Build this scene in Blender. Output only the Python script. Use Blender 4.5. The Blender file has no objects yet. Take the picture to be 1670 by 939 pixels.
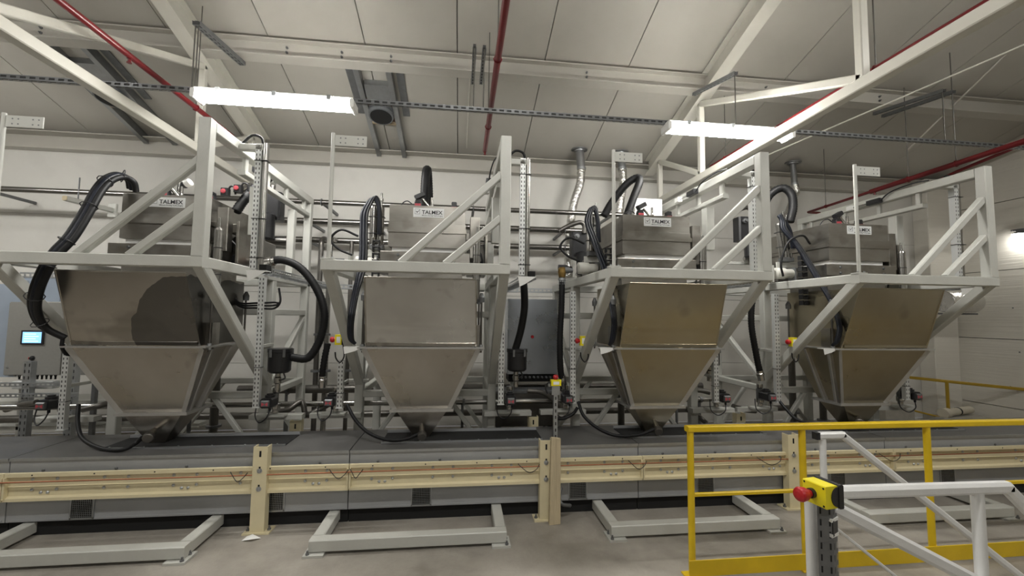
import bpy, bmesh, math, random
from mathutils import Vector, Matrix

random.seed(7)
SC = bpy.context.scene
COL = SC.collection
V = Vector

# ------------------------------------------------------------------ camera
FPX, CAM_H = 690.0, 1.85
YAW, PITCH, ROLL = 0.1180, 0.0668, 0.0123
_f = V((math.sin(YAW) * math.cos(PITCH), math.cos(YAW) * math.cos(PITCH), math.sin(PITCH)))
_r0 = V((math.cos(YAW), -math.sin(YAW), 0))
_u0 = _r0.cross(_f)
_r = _r0 * math.cos(ROLL) + _u0 * math.sin(ROLL)
_u = -_r0 * math.sin(ROLL) + _u0 * math.cos(ROLL)
CAM = V((0, 0, CAM_H))
cam_data = bpy.data.cameras.new('camera')
cam = bpy.data.objects.new('camera', cam_data)
COL.objects.link(cam)
cam_data.sensor_fit = 'HORIZONTAL'
cam_data.sensor_width = 36.0
cam_data.lens = 36.0 * FPX / 1670.0
cam_data.clip_start = 0.05
m = Matrix((_r, _u, -_f)).transposed().to_4x4()
m.translation = CAM
cam.matrix_world = m
SC.camera = cam

# ------------------------------------------------------------------ world, exposure
SC.view_settings.view_transform = 'Standard'
SC.view_settings.look = 'None'
SC.view_settings.gamma = 1.0
SC.view_settings.use_curve_mapping = False
SC.view_settings.exposure = 1.13
world = bpy.data.worlds.new('hall_air')
SC.world = world
world.use_nodes = True
world.node_tree.nodes['Background'].inputs[0].default_value = (0.9, 0.93, 1.0, 1)
world.node_tree.nodes['Background'].inputs[1].default_value = 0.20

LAMP_STRENGTH = 40.0        # emission of the tubes' diffusers


def P(x, y, Y):
    """pixel of the 1670x939 photograph -> world point at depth Y"""
    d = _f + _r * ((x - 835.0) / FPX) - _u * ((y - 469.5) / FPX)
    return CAM + d * (Y / d.y)


def PX(x, y, X):
    d = _f + _r * ((x - 835.0) / FPX) - _u * ((y - 469.5) / FPX)
    return CAM + d * (X / d.x)


def PZ(x, y, Z):
    d = _f + _r * ((x - 835.0) / FPX) - _u * ((y - 469.5) / FPX)
    return CAM + d * ((Z - CAM_H) / d.z)


# ------------------------------------------------------------------ materials
MAT = {}


def mat(name, color, rough=0.5, metal=0.0, noise=0.0, nscale=6.0, bump=0.0, bscale=60.0,
        rvar=0.0, bdet=4, ndet=6, emit=None, estr=0.0, color2=None, stretch=None, spec=None, coat=0.0):
    mt = bpy.data.materials.new(name)
    mt.use_nodes = True
    nt = mt.node_tree
    b = nt.nodes['Principled BSDF']
    b.inputs['Base Color'].default_value = (*color, 1)
    b.inputs['Roughness'].default_value = rough
    b.inputs['Metallic'].default_value = metal
    if spec is not None:
        b.inputs['Specular IOR Level'].default_value = spec
    if coat:
        b.inputs['Coat Weight'].default_value = coat
    if noise or bump or rvar:
        tc = nt.nodes.new('ShaderNodeTexCoord')
        mp = nt.nodes.new('ShaderNodeMapping')
        nt.links.new(tc.outputs['Object'], mp.inputs['Vector'])
        if stretch:
            mp.inputs['Scale'].default_value = stretch
        n = nt.nodes.new('ShaderNodeTexNoise')
        n.inputs['Scale'].default_value = nscale
        n.inputs['Detail'].default_value = ndet
        n.inputs['Roughness'].default_value = 0.55
        nt.links.new(mp.outputs['Vector'], n.inputs['Vector'])
        if noise:
            rp = nt.nodes.new('ShaderNodeValToRGB')
            c2 = color2 or tuple(c * (1 - noise) for c in color)
            rp.color_ramp.elements[0].position = 0.22
            rp.color_ramp.elements[1].position = 0.80
            rp.color_ramp.elements[0].color = (*c2, 1)
            rp.color_ramp.elements[1].color = (*color, 1)
            nt.links.new(n.outputs['Fac'], rp.inputs['Fac'])
            nt.links.new(rp.outputs['Color'], b.inputs['Base Color'])
        if rvar:
            mr = nt.nodes.new('ShaderNodeMapRange')
            mr.inputs['From Min'].default_value = 0.2
            mr.inputs['From Max'].default_value = 0.8
            mr.inputs['To Min'].default_value = max(0.02, rough - rvar)
            mr.inputs['To Max'].default_value = min(1, rough + rvar)
            nt.links.new(n.outputs['Fac'], mr.inputs['Value'])
            nt.links.new(mr.outputs['Result'], b.inputs['Roughness'])
        if bump:
            n2 = nt.nodes.new('ShaderNodeTexNoise')
            n2.inputs['Scale'].default_value = bscale
            n2.inputs['Detail'].default_value = bdet
            nt.links.new(mp.outputs['Vector'], n2.inputs['Vector'])
            bp = nt.nodes.new('ShaderNodeBump')
            bp.inputs['Strength'].default_value = bump
            bp.inputs['Distance'].default_value = 0.02
            nt.links.new(n2.outputs['Fac'], bp.inputs['Height'])
            nt.links.new(bp.outputs['Normal'], b.inputs['Normal'])
    if emit:
        b.inputs['Emission Color'].default_value = (*emit, 1)
        b.inputs['Emission Strength'].default_value = estr
    MAT[name] = mt
    return mt


mat('frame_paint', (0.56, 0.56, 0.52), 0.42, noise=0.14, nscale=5, bump=0.05, bscale=90, rvar=0.08)
mat('truss_paint', (0.66, 0.64, 0.57), 0.45, noise=0.10, nscale=4)
mat('white_paint', (0.78, 0.78, 0.77), 0.32, noise=0.08, nscale=9, bump=0.06, bscale=120)
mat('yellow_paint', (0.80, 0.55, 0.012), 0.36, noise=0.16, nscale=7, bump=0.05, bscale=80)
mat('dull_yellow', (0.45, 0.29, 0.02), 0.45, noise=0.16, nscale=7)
mat('beige_paint', (0.80, 0.71, 0.47), 0.45, noise=0.10, nscale=8, bump=0.04, bscale=60)
mat('red_paint', (0.18, 0.010, 0.014), 0.33, noise=0.2, nscale=5)
mat('stainless', (0.47, 0.445, 0.405), 0.30, 1.0, noise=0.30, nscale=2.2, bump=0, bscale=2.6, rvar=0.07, bdet=0, ndet=3,
    color2=(0.37, 0.34, 0.295))
mat('stainless_gold_reflect', (0.45, 0.415, 0.335), 0.30, 1.0, noise=0.30, nscale=1.8, bump=0, bscale=2.4, rvar=0.06, bdet=0, ndet=3,  # golden tint paints the yellow railing's reflection into the steel colour
    color2=(0.365, 0.32, 0.225))
mat('stainless_bright_reflect', (0.60, 0.60, 0.585), 0.25, 1.0, noise=0.20, nscale=2.4, bump=0, bscale=2.6, rvar=0.06, bdet=0, ndet=3,  # brighter neutral copy of stainless, reflected light on the upper bin put into colour
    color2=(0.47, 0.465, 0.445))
mat('edge_steel', (0.52, 0.51, 0.49), 0.42, 0.7, noise=0.2, nscale=6)
mat('stainless_head', (0.40, 0.385, 0.355), 0.36, 1.0, noise=0.28, nscale=5, bump=0.02, bscale=30, rvar=0.1,
    stretch=(1, 1, 2.5), color2=(0.30, 0.28, 0.25))
mat('pipe_steel', (0.46, 0.45, 0.43), 0.25, 1.0, noise=0.15, nscale=3)
mat('dark_pipe', (0.20, 0.19, 0.175), 0.40, 0.9, noise=0.3, nscale=6)
mat('galvanised', (0.56, 0.58, 0.60), 0.38, 0.95, noise=0.18, nscale=22, rvar=0.1)
mat('trunking', (0.70, 0.71, 0.70), 0.40, 0.3, noise=0.06)
mat('strut_grey', (0.22, 0.225, 0.23), 0.5, 0.6, noise=0.25, nscale=18)
mat('foil', (0.72, 0.71, 0.69), 0.26, 1.0, bump=0.9, bscale=22)
mat('zinc_duct', (0.42, 0.43, 0.44), 0.38, 0.9, noise=0.2, nscale=9)
mat('dark_duct', (0.19, 0.20, 0.21), 0.5, 0.5, noise=0.2, nscale=9)
mat('housing_front', (0.43, 0.44, 0.455), 0.36, 0.2, noise=0.16, nscale=3, rvar=0.07, bump=0.02, bscale=20)
mat('housing_lid', (0.17, 0.166, 0.162), 0.50, 0.35, noise=0.45, nscale=3.5, rvar=0.12, bump=0.03, bscale=25)
mat('black_rubber', (0.010, 0.010, 0.011), 0.52, noise=0.3, nscale=10, spec=0.3)
mat('pipe_steel_shaded', (0.30, 0.29, 0.275), 0.27, 1.0, noise=0.25, nscale=3)  # darker copy of pipe_steel, shade on the long pipes put into the colour
mat('blue_hose', (0.008, 0.010, 0.017), 0.42, spec=0.3)
mat('black_plastic', (0.016, 0.016, 0.018), 0.38)
mat('dark_void', (0.010, 0.010, 0.010), 0.9)
mat('red_plastic', (0.45, 0.012, 0.018), 0.34)
mat('pink_plastic', (0.50, 0.07, 0.09), 0.4)
mat('bright_yellow', (0.86, 0.74, 0.015), 0.42)
mat('white_plastic', (0.82, 0.82, 0.80), 0.38)
mat('grey_enamel', (0.62, 0.61, 0.56), 0.35)
mat('brass', (0.42, 0.27, 0.09), 0.38, 0.9, noise=0.3, nscale=20)
mat('rust_fitting', (0.17, 0.11, 0.08), 0.55, 0.6, noise=0.4, nscale=16)
mat('copper', (0.42, 0.17, 0.09), 0.42, 0.7)
mat('wood', (0.60, 0.50, 0.33), 0.75, noise=0.28, nscale=6, stretch=(9, 9, 1), bump=0.10, bscale=30)
mat('old_wood', (0.46, 0.37, 0.25), 0.8, noise=0.35, nscale=8)
mat('cabinet_grey', (0.30, 0.295, 0.275), 0.48, 0.35, noise=0.10, nscale=30)
mat('cabinet_blue', (0.48, 0.56, 0.68), 0.34, 0.6, noise=0.10, nscale=4)
mat('cabinet_steel', (0.52, 0.56, 0.62), 0.30, 0.95, noise=0.2, nscale=2.2, rvar=0.1)
mat('screen_glow', (0.1, 0.2, 0.4), 0.2, emit=(0.20, 0.42, 0.80), estr=0.9)
mat('screen_line', (0.5, 0.6, 0.8), 0.2, emit=(0.65, 0.75, 0.9), estr=0.8)
mat('lamp_glow', (1, 1, 1), 0.4, emit=(1.0, 0.985, 0.94), estr=LAMP_STRENGTH)
mat('sign_white', (0.84, 0.85, 0.85), 0.4)
mat('sign_black', (0.02, 0.02, 0.025), 0.5)
mat('sign_grey', (0.22, 0.24, 0.25), 0.5)
mat('backing_dark', (0.05, 0.05, 0.05), 0.8)
mat('paper_white', (0.85, 0.85, 0.83), 0.7)
mat('pvc_cream', (0.70, 0.65, 0.53), 0.5, noise=0.12)
mat('concrete_block', (0.46, 0.43, 0.37), 0.85, noise=0.2, nscale=14, bump=0.15, bscale=70)


def surface_mat(name, c1, c2, c3, rough, sc1, sc2, bump, bscale, spec=0.5, stretch=None):
    mt = bpy.data.materials.new(name)
    mt.use_nodes = True
    nt = mt.node_tree
    b = nt.nodes['Principled BSDF']
    b.inputs['Roughness'].default_value = rough
    b.inputs['Specular IOR Level'].default_value = spec
    tc = nt.nodes.new('ShaderNodeTexCoord')
    mp = nt.nodes.new('ShaderNodeMapping')
    if stretch:
        mp.inputs['Scale'].default_value = stretch
    nt.links.new(tc.outputs['Object'], mp.inputs['Vector'])
    n1 = nt.nodes.new('ShaderNodeTexNoise')
    n1.inputs['Scale'].default_value = sc1
    n1.inputs['Detail'].default_value = 8
    n1.inputs['Roughness'].default_value = 0.65
    n2 = nt.nodes.new('ShaderNodeTexNoise')
    n2.inputs['Scale'].default_value = sc2
    n2.inputs['Detail'].default_value = 6
    for n in (n1, n2):
        nt.links.new(mp.outputs['Vector'], n.inputs['Vector'])
    r1 = nt.nodes.new('ShaderNodeValToRGB')
    r1.color_ramp.elements[0].position = 0.35
    r1.color_ramp.elements[1].position = 0.65
    r1.color_ramp.elements[0].color = (*c2, 1)
    r1.color_ramp.elements[1].color = (*c1, 1)
    r2 = nt.nodes.new('ShaderNodeValToRGB')
    r2.color_ramp.elements[0].position = 0.55
    r2.color_ramp.elements[1].position = 0.75
    r2.color_ramp.elements[0].color = (0, 0, 0, 1)
    r2.color_ramp.elements[1].color = (0.55, 0.55, 0.55, 1)
    nt.links.new(n1.outputs['Fac'], r1.inputs['Fac'])
    nt.links.new(n2.outputs['Fac'], r2.inputs['Fac'])
    mx = nt.nodes.new('ShaderNodeMix')
    mx.data_type = 'RGBA'
    mx.inputs[7].default_value = (*c3, 1)
    nt.links.new(r2.outputs['Color'], mx.inputs[0])
    nt.links.new(r1.outputs['Color'], mx.inputs[6])
    nt.links.new(mx.outputs[2], b.inputs['Base Color'])
    n3 = nt.nodes.new('ShaderNodeTexNoise')
    n3.inputs['Scale'].default_value = bscale
    n3.inputs['Detail'].default_value = 5
    nt.links.new(mp.outputs['Vector'], n3.inputs['Vector'])
    bp = nt.nodes.new('ShaderNodeBump')
    bp.inputs['Strength'].default_value = bump
    bp.inputs['Distance'].default_value = 0.02
    nt.links.new(n3.outputs['Fac'], bp.inputs['Height'])
    nt.links.new(bp.outputs['Normal'], b.inputs['Normal'])
    MAT[name] = mt


surface_mat('floor_concrete', (0.40, 0.37, 0.325), (0.225, 0.205, 0.175), (0.13, 0.118, 0.10), 0.5, 0.9, 2.2, 0.14, 40)
surface_mat('ceiling_panel', (0.47, 0.45, 0.405), (0.44, 0.42, 0.375), (0.42, 0.40, 0.36), 0.36, 0.8, 2.0, 0.02, 30,
            spec=0.5)
surface_mat('wall_paint', (0.66, 0.645, 0.605), (0.62, 0.605, 0.565), (0.55, 0.535, 0.50), 0.55, 1.0, 1.8, 0.05, 50)
surface_mat('wall_ribbed', (0.74, 0.71, 0.64), (0.70, 0.67, 0.60), (0.66, 0.63, 0.56), 0.5, 1.0, 2.0, 0.25, 3,
            stretch=(0.4, 0.4, 14))


def add_stains(name, scale, lo, hi, amount, seed):
    """darker dried-on stains with edges of their own on a steel sheet"""
    nt = MAT[name].node_tree
    b = nt.nodes['Principled BSDF']
    src = b.inputs['Base Color'].links[0].from_socket
    tc = nt.nodes.new('ShaderNodeTexCoord')
    mp = nt.nodes.new('ShaderNodeMapping')
    mp.inputs['Location'].default_value = (seed, seed * 1.7, seed * .6)
    nt.links.new(tc.outputs['Object'], mp.inputs['Vector'])
    n = nt.nodes.new('ShaderNodeTexNoise')
    n.inputs['Scale'].default_value = scale
    n.inputs['Detail'].default_value = 2.5
    nt.links.new(mp.outputs['Vector'], n.inputs['Vector'])
    r = nt.nodes.new('ShaderNodeMapRange')
    r.inputs['From Min'].default_value = lo
    r.inputs['From Max'].default_value = hi
    r.inputs['To Max'].default_value = amount
    nt.links.new(n.outputs['Fac'], r.inputs['Value'])
    mx = nt.nodes.new('ShaderNodeMix')
    mx.data_type = 'RGBA'
    mx.inputs[7].default_value = (0.16, 0.145, 0.125, 1)
    nt.links.new(r.outputs['Result'], mx.inputs[0])
    nt.links.new(src, mx.inputs[6])
    nt.links.new(mx.outputs[2], b.inputs['Base Color'])


add_stains('stainless', 3.2, .60, .68, .42, 3.1)
add_stains('stainless_bright_reflect', 4.0, .62, .70, .30, 1.4)
add_stains('stainless_gold_reflect', 2.6, .60, .72, .38, 5.3)
add_stains('stainless_head', 5.5, .58, .70, .35, 2.2)


def film_material():
    """stainless sheet with a darker, swirl-edged film on its right-hand half"""
    mt = MAT['stainless'].copy()
    mt.name = 'stainless_filmed'
    nt = mt.node_tree
    b = nt.nodes['Principled BSDF']
    src = b.inputs['Base Color'].links[0].from_socket
    tc = nt.nodes.new('ShaderNodeTexCoord')
    sp = nt.nodes.new('ShaderNodeSeparateXYZ')
    nt.links.new(tc.outputs['Object'], sp.inputs[0])
    # distance from a point to the lower right of the upper face
    def mth(op, a, bb):
        n = nt.nodes.new('ShaderNodeMath')
        n.operation = op
        for i, q in enumerate((a, bb)):
            if q is None:
                continue
            if isinstance(q, (int, float)):
                n.inputs[i].default_value = q
            else:
                nt.links.new(q, n.inputs[i])
        return n.outputs[0]
    nz = nt.nodes.new('ShaderNodeTexNoise')
    nz.inputs['Scale'].default_value = 5
    nt.links.new(tc.outputs['Object'], nz.inputs['Vector'])
    dx = mth('SUBTRACT', sp.outputs[0], 1.24)
    dz = mth('SUBTRACT', sp.outputs[2], 1.60)
    dx2 = mth('MULTIPLY', dx, dx)
    dz2 = mth('MULTIPLY', mth('MULTIPLY', dz, 0.85), mth('MULTIPLY', dz, 0.85))
    d = mth('SQRT', mth('ADD', dx2, dz2), None)
    d = mth('ADD', d, mth('MULTIPLY', mth('SUBTRACT', nz.outputs['Fac'], 0.5), 0.12))
    inside = mth('LESS_THAN', d, 0.47)
    up = mth('GREATER_THAN', sp.outputs[2], 1.56)
    k = mth('MULTIPLY', inside, up)
    mx = nt.nodes.new('ShaderNodeMix')
    mx.data_type = 'RGBA'
    mx.inputs[7].default_value = (0.115, 0.112, 0.105, 1)
    nt.links.new(mth('MULTIPLY', k, 0.85), mx.inputs[0])
    nt.links.new(src, mx.inputs[6])
    nt.links.new(mx.outputs[2], b.inputs['Base Color'])
    MAT['stainless_filmed'] = mt


film_material()


# ------------------------------------------------------------------ mesh helpers
def frame_axes(d, up=None):
    d = d.normalized()
    up = V(up) if up is not None else V((0, 0, 1))
    if abs(d.dot(up)) > 0.98:
        up = V((0, 1, 0)) if abs(d.y) < 0.9 else V((1, 0, 0))
    a = d.cross(up).normalized()
    b = a.cross(d).normalized()
    return a, b


def spline(pts, n=6):
    pts = [V(p) for p in pts]
    if len(pts) < 3:
        return pts
    out = []
    Q = [pts[0] * 2 - pts[1]] + pts + [pts[-1] * 2 - pts[-2]]
    for i in range(1, len(Q) - 2):
        p0, p1, p2, p3 = Q[i - 1:i + 3]
        for k in range(n):
            t = k / n
            out.append(0.5 * ((2 * p1) + (-p0 + p2) * t + (2 * p0 - 5 * p1 + 4 * p2 - p3) * t * t
                              + (-p0 + 3 * p1 - 3 * p2 + p3) * t ** 3))
    out.append(pts[-1])
    return out


class MB:
    def __init__(s):
        s.v, s.f, s.sm = [], [], []

    def add(s, vs, fs, smooth=False):
        o = len(s.v)
        s.v += [tuple(v) for v in vs]
        s.f += [tuple(i + o for i in f) for f in fs]
        s.sm += [smooth] * len(fs)
        return s

    def box(s, a, b):
        x0, y0, z0 = (min(a[i], b[i]) for i in range(3))
        x1, y1, z1 = (max(a[i], b[i]) for i in range(3))
        return s.add([(x0, y0, z0), (x1, y0, z0), (x1, y1, z0), (x0, y1, z0),
                      (x0, y0, z1), (x1, y0, z1), (x1, y1, z1), (x0, y1, z1)],
                     [(0, 3, 2, 1), (4, 5, 6, 7), (0, 1, 5, 4), (1, 2, 6, 5), (2, 3, 7, 6), (3, 0, 4, 7)])

    def cbox(s, a, b, c=0.008):
        """box with chamfered edges (bevelled prism along its longest side)"""
        lo = [min(a[i], b[i]) for i in range(3)]
        hi = [max(a[i], b[i]) for i in range(3)]
        ax = max(range(3), key=lambda i: hi[i] - lo[i])
        mid = [(lo[i] + hi[i]) / 2 for i in range(3)]
        p, q = list(mid), list(mid)
        p[ax], q[ax] = lo[ax], hi[ax]
        o = [i for i in range(3) if i != ax]
        e = [V((1, 0, 0)), V((0, 1, 0)), V((0, 0, 1))]
        return s.section(V(p), V(q), e[o[0]], e[o[1]], hi[o[0]] - lo[o[0]], hi[o[1]] - lo[o[1]], c)

    def section(s, p, q, a, b, w, h, c):
        c = min(c, w * 0.3, h * 0.3)
        pr = [(-w / 2 + c, -h / 2), (w / 2 - c, -h / 2), (w / 2, -h / 2 + c), (w / 2, h / 2 - c),
              (w / 2 - c, h / 2), (-w / 2 + c, h / 2), (-w / 2, h / 2 - c), (-w / 2, -h / 2 + c)]
        vs = [p + a * x + b * y for x, y in pr] + [q + a * x + b * y for x, y in pr]
        fs = [(i, (i + 1) % 8, 8 + (i + 1) % 8, 8 + i) for i in range(8)]
        fs += [tuple(range(7, -1, -1)), tuple(range(8, 16))]
        return s.add(vs, fs)

    def bar(s, p, q, w, h=None, up=None, c=0.008):
        p, q = V(p), V(q)
        a, b = frame_axes(q - p, up)
        return s.section(p, q, a, b, w, h or w, c)

    def cyl(s, p, q, r, r2=None, n=16, caps=True):
        p, q = V(p), V(q)
        r2 = r if r2 is None else r2
        a, b = frame_axes(q - p)
        A = [a * math.cos(2 * math.pi * i / n) + b * math.sin(2 * math.pi * i / n) for i in range(n)]
        s.add([p + x * r for x in A] + [q + x * r2 for x in A],
              [(i, (i + 1) % n, n + (i + 1) % n, n + i) for i in range(n)], True)
        if caps:
            s.add([p + x * r for x in A], [tuple(range(n - 1, -1, -1))])
            s.add([q + x * r2 for x in A], [tuple(range(n))])
        return s

    def lathe(s, p, d, prof, n=18):
        """prof: list of (distance along d, radius)"""
        p, d = V(p), V(d).normalized()
        a, b = frame_axes(d)
        A = [a * math.cos(2 * math.pi * i / n) + b * math.sin(2 * math.pi * i / n) for i in range(n)]
        for (t0, r0), (t1, r1) in zip(prof, prof[1:]):
            s.add([p + d * t0 + x * r0 for x in A] + [p + d * t1 + x * r1 for x in A],
                  [(i, (i + 1) % n, n + (i + 1) % n, n + i) for i in range(n)], True)
        t, r = prof[0]
        s.add([p + d * t + x * r for x in A], [tuple(range(n - 1, -1, -1))])
        t, r = prof[-1]
        s.add([p + d * t + x * r for x in A], [tuple(range(n))])
        return s

    def tube(s, pts, r, n=10, sub=6, ribs=0.0, pitch=0.03):
        path = spline(pts, sub)
        if ribs:
            # resample evenly
            L = [0]
            for i in range(1, len(path)):
                L.append(L[-1] + (path[i] - path[i - 1]).length)
            k = max(4, int(L[-1] / (pitch / 2)))
            res, j = [], 0
            for i in range(k + 1):
                t = L[-1] * i / k
                while j < len(L) - 2 and L[j + 1] < t:
                    j += 1
                w = (t - L[j]) / max(1e-9, L[j + 1] - L[j])
                res.append(path[j].lerp(path[j + 1], min(1, max(0, w))))
            path = res
        d0 = (path[1] - path[0]).normalized()
        a, b = frame_axes(d0)
        rings = []
        for i, p in enumerate(path):
            d = (path[min(i + 1, len(path) - 1)] - path[max(i - 1, 0)]).normalized()
            a = (a - d * a.dot(d)).normalized()
            b = d.cross(a)
            rr = r * (1 + (ribs if i % 2 else -ribs)) if ribs else r
            rings.append([p + (a * math.cos(2 * math.pi * k / n) + b * math.sin(2 * math.pi * k / n)) * rr
                          for k in range(n)])
        vs = [v for ring in rings for v in ring]
        fs = []
        for i in range(len(rings) - 1):
            for k in range(n):
                fs.append((i * n + k, i * n + (k + 1) % n, (i + 1) * n + (k + 1) % n, (i + 1) * n + k))
        s.add(vs, fs, True)
        s.add(rings[0], [tuple(range(n - 1, -1, -1))])
        s.add(rings[-1], [tuple(range(n))])
        return s

    def hexa(s, c):
        """8 corners: bottom 4 (ccw from above, starting front-left) then top 4"""
        return s.add(c, [(0, 3, 2, 1), (4, 5, 6, 7), (0, 1, 5, 4), (1, 2, 6, 5), (2, 3, 7, 6), (3, 0, 4, 7)])

    def slots(s, o, u, w, n, length, width, depth, pitch=0.05, rows=2, slot=0.5, frac=0.2, back=True):
        """perforated C-channel: u along, w across, n outward normal of the slotted face"""
        o, u, w, n = V(o), V(u), V(w), V(n)
        k = max(1, int(length / pitch))
        pitch = length / k
        if rows == 2:
            cx = [0, .14, .14 + frac, .86 - frac, .86, 1]
            holes = (1, 3)
        else:
            cx = [0, .5 - frac, .5 + frac, 1]
            holes = (1,)
        vs, fs = [], []
        ts = []
        for i in range(k):
            ts += [i * pitch, i * pitch + pitch * (1 - slot) / 2, i * pitch + pitch * (1 + slot) / 2]
        ts.append(length)
        for t in ts:
            for c in cx:
                vs.append(o + u * t + w * (c * width))
        nc = len(cx)
        for i in range(len(ts) - 1):
            for j in range(nc - 1):
                if i % 3 == 1 and j in holes:
                    continue
                fs.append((i * nc + j, i * nc + j + 1, (i + 1) * nc + j + 1, (i + 1) * nc + j))
        s.add(vs, fs)
        for c in (0, 1):
            q = o + w * (c * width)
            s.add([q, q + u * length, q + u * length - n * depth, q - n * depth], [(0, 1, 2, 3)])
        return s

    def build(s, name, material, parent=None, smooth=None):
        me = bpy.data.meshes.new(name)
        me.from_pydata(s.v, [], s.f)
        me.polygons.foreach_set('use_smooth', s.sm)
        me.materials.append(MAT[material])
        me.update()
        o = bpy.data.objects.new(name, me)
        COL.objects.link(o)
        if parent:
            o.parent = parent
        return o


def tag(o, label, cat, group=None):
    o['label'] = label
    o['category'] = cat
    if group:
        o['group'] = group
    return o


def thing(name, label, cat, loc=(0, 0, 0), group=None, rz=0.0):
    o = bpy.data.objects.new(name, None)
    o.empty_display_size = 0.05
    COL.objects.link(o)
    o.location = loc
    o.rotation_euler = (0, 0, rz)
    return tag(o, label, cat, group)


def struct(o):
    o['kind'] = 'structure'
    return o


def share(o, parent=None, loc=None, name=None):
    c = o.copy()
    if name:
        c.name = name
    COL.objects.link(c)
    c.parent = parent
    if loc is not None:
        c.location = loc
    return c


def clone(root, loc, label=None, group=None, rz=None):
    c = root.copy()
    COL.objects.link(c)
    c.location = loc
    if rz is not None:
        c.rotation_euler = (0, 0, rz)
    if label:
        c['label'] = label
    if group:
        c['group'] = group
    for ch in list(root.children):
        k = share(ch, c)
        for g in list(ch.children):
            share(g, k)
    return c


def text(body, size, parent, loc, rot, material, name='lettering', width=None, bold=0.0):
    cu = bpy.data.curves.new('tmp_text', 'FONT')
    cu.body = body
    cu.size = size
    cu.extrude = 0.0006
    cu.offset = bold
    cu.resolution_u = 2
    o = bpy.data.objects.new('tmp_text', cu)
    COL.objects.link(o)
    bpy.context.view_layer.update()
    me = bpy.data.meshes.new_from_object(o.evaluated_get(bpy.context.evaluated_depsgraph_get()))
    bpy.data.objects.remove(o)
    bpy.data.curves.remove(cu)
    if width:
        w = max(v.co.x for v in me.vertices) - min(v.co.x for v in me.vertices)
        for v in me.vertices:
            v.co.x *= width / w
    me.materials.clear()
    me.materials.append(MAT[material])
    t = bpy.data.objects.new(name, me)
    me.name = name
    COL.objects.link(t)
    t.parent = parent
    t.location = loc
    t.rotation_euler = rot
    return t


# ------------------------------------------------------------------ THE SETTING
WY, WX, XL, YB = 7.3, 9.4, -11.0, -11.0          # back wall, right wall, left wall, wall behind the camera
CS = -0.294                                    # ceiling slope (falls towards the back wall)
CZ0 = 4.634                                    # ceiling height at the back wall
RIDGE_Y = -1.0


def ceil_z(y):
    return CZ0 + CS * (y - WY)


fl = struct(MB().box((XL, YB, -0.12), (WX, WY, 0.0)).build('floor', 'floor_concrete'))

# back wall: flush panels with thin horizontal joints
bw = struct(MB().box((XL, WY + 0.05, 0), (WX, WY + 0.20, CZ0 + 0.1)).build('wall_back', 'backing_dark'))
for z0, z1 in ((0, 1.05), (1.05, 2.20), (2.20, 3.35), (3.35, 4.50)):
    for x0, x1 in ((XL, -4.2), (-4.2, 2.8), (2.8, WX)):
        MB().box((x0 + 0.002, WY, z0 + 0.003), (x1 - 0.002, WY + 0.05, z1 - 0.003)).build('panel', 'wall_paint', bw)
# right wall: ribbed sandwich panels, 1.19 m high
rw = struct(MB().box((WX + 0.05, YB, 0), (WX + 0.2, WY + 0.2, 9.0)).build('wall_right', 'backing_dark'))
zz = [0, 0.385, 1.56, 2.762, 3.965, 5.16, 6.36, 7.56, 9.0]
for z0, z1 in zip(zz, zz[1:]):
    MB().box((WX, YB, z0 + 0.006), (WX + 0.05, WY, z1 - 0.006)).build('panel', 'wall_ribbed', rw)
for y, z in ((6.2, 2.1), (6.15, 1.35), (6.3, 0.75), (5.5, 0.2), (6.5, 3.2)):
    MB().lathe((WX, y, z), (-1, 0, 0), [(0, 0.012), (0.006, 0.012), (0.009, 0.006)], 8).build('screw_head', 'strut_grey', rw)
# corner column between the two walls
struct(MB().cbox((8.86, 7.02, 0), (WX, WY, 4.60), 0.01).build('trim_1', 'wall_ribbed'))
struct(MB().box((XL - 0.2, YB, 0), (XL, WY, 9.0)).build('wall_left', 'wall_paint'))
struct(MB().box((XL, YB - 0.2, 0), (WX, YB, 9.0)).build('wall_front', 'wall_paint'))

# ceiling: roof panels 1.147 m wide running down to the eave, a dark joint between each
n = V((0, CS, -1)).normalized()
cl = MB()
cl.add([(XL, WY, CZ0 + 0.06), (WX, WY, CZ0 + 0.06), (WX, RIDGE_Y, ceil_z(RIDGE_Y) + 0.06), (XL, RIDGE_Y, ceil_z(RIDGE_Y) + 0.06)],
       [(0, 1, 2, 3)])
zr = ceil_z(RIDGE_Y)
cl.add([(XL, RIDGE_Y, zr + 0.06), (WX, RIDGE_Y, zr + 0.06), (WX, YB, zr - 2.86), (XL, YB, zr - 2.86)], [(0, 1, 2, 3)])
ce = struct(cl.build('ceiling', 'backing_dark'))
PW = 1.147
x = -0.12 - PW * 10
while x < WX:
    a, b = max(XL, x + 0.006), min(WX, x + PW - 0.006)
    if b > a:
        z0, z1 = ceil_z(WY), ceil_z(RIDGE_Y)
        MB().hexa([(a, RIDGE_Y, z1), (b, RIDGE_Y, z1), (b, WY, z0), (a, WY, z0),
                   (a, RIDGE_Y, z1 + .05), (b, RIDGE_Y, z1 + .05), (b, WY, z0 + .05), (a, WY, z0 + .05)]
                  ).build('roof_panel', 'ceiling_panel', ce)
    x += PW
MB().hexa([(XL, YB, zr - 2.95), (WX, YB, zr - 2.95), (WX, RIDGE_Y, zr), (XL, RIDGE_Y, zr),
           (XL, YB, zr - 2.89), (WX, YB, zr - 2.89), (WX, RIDGE_Y, zr + .05), (XL, RIDGE_Y, zr + .05)]
          ).build('roof_panel', 'ceiling_panel', ce)

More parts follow.
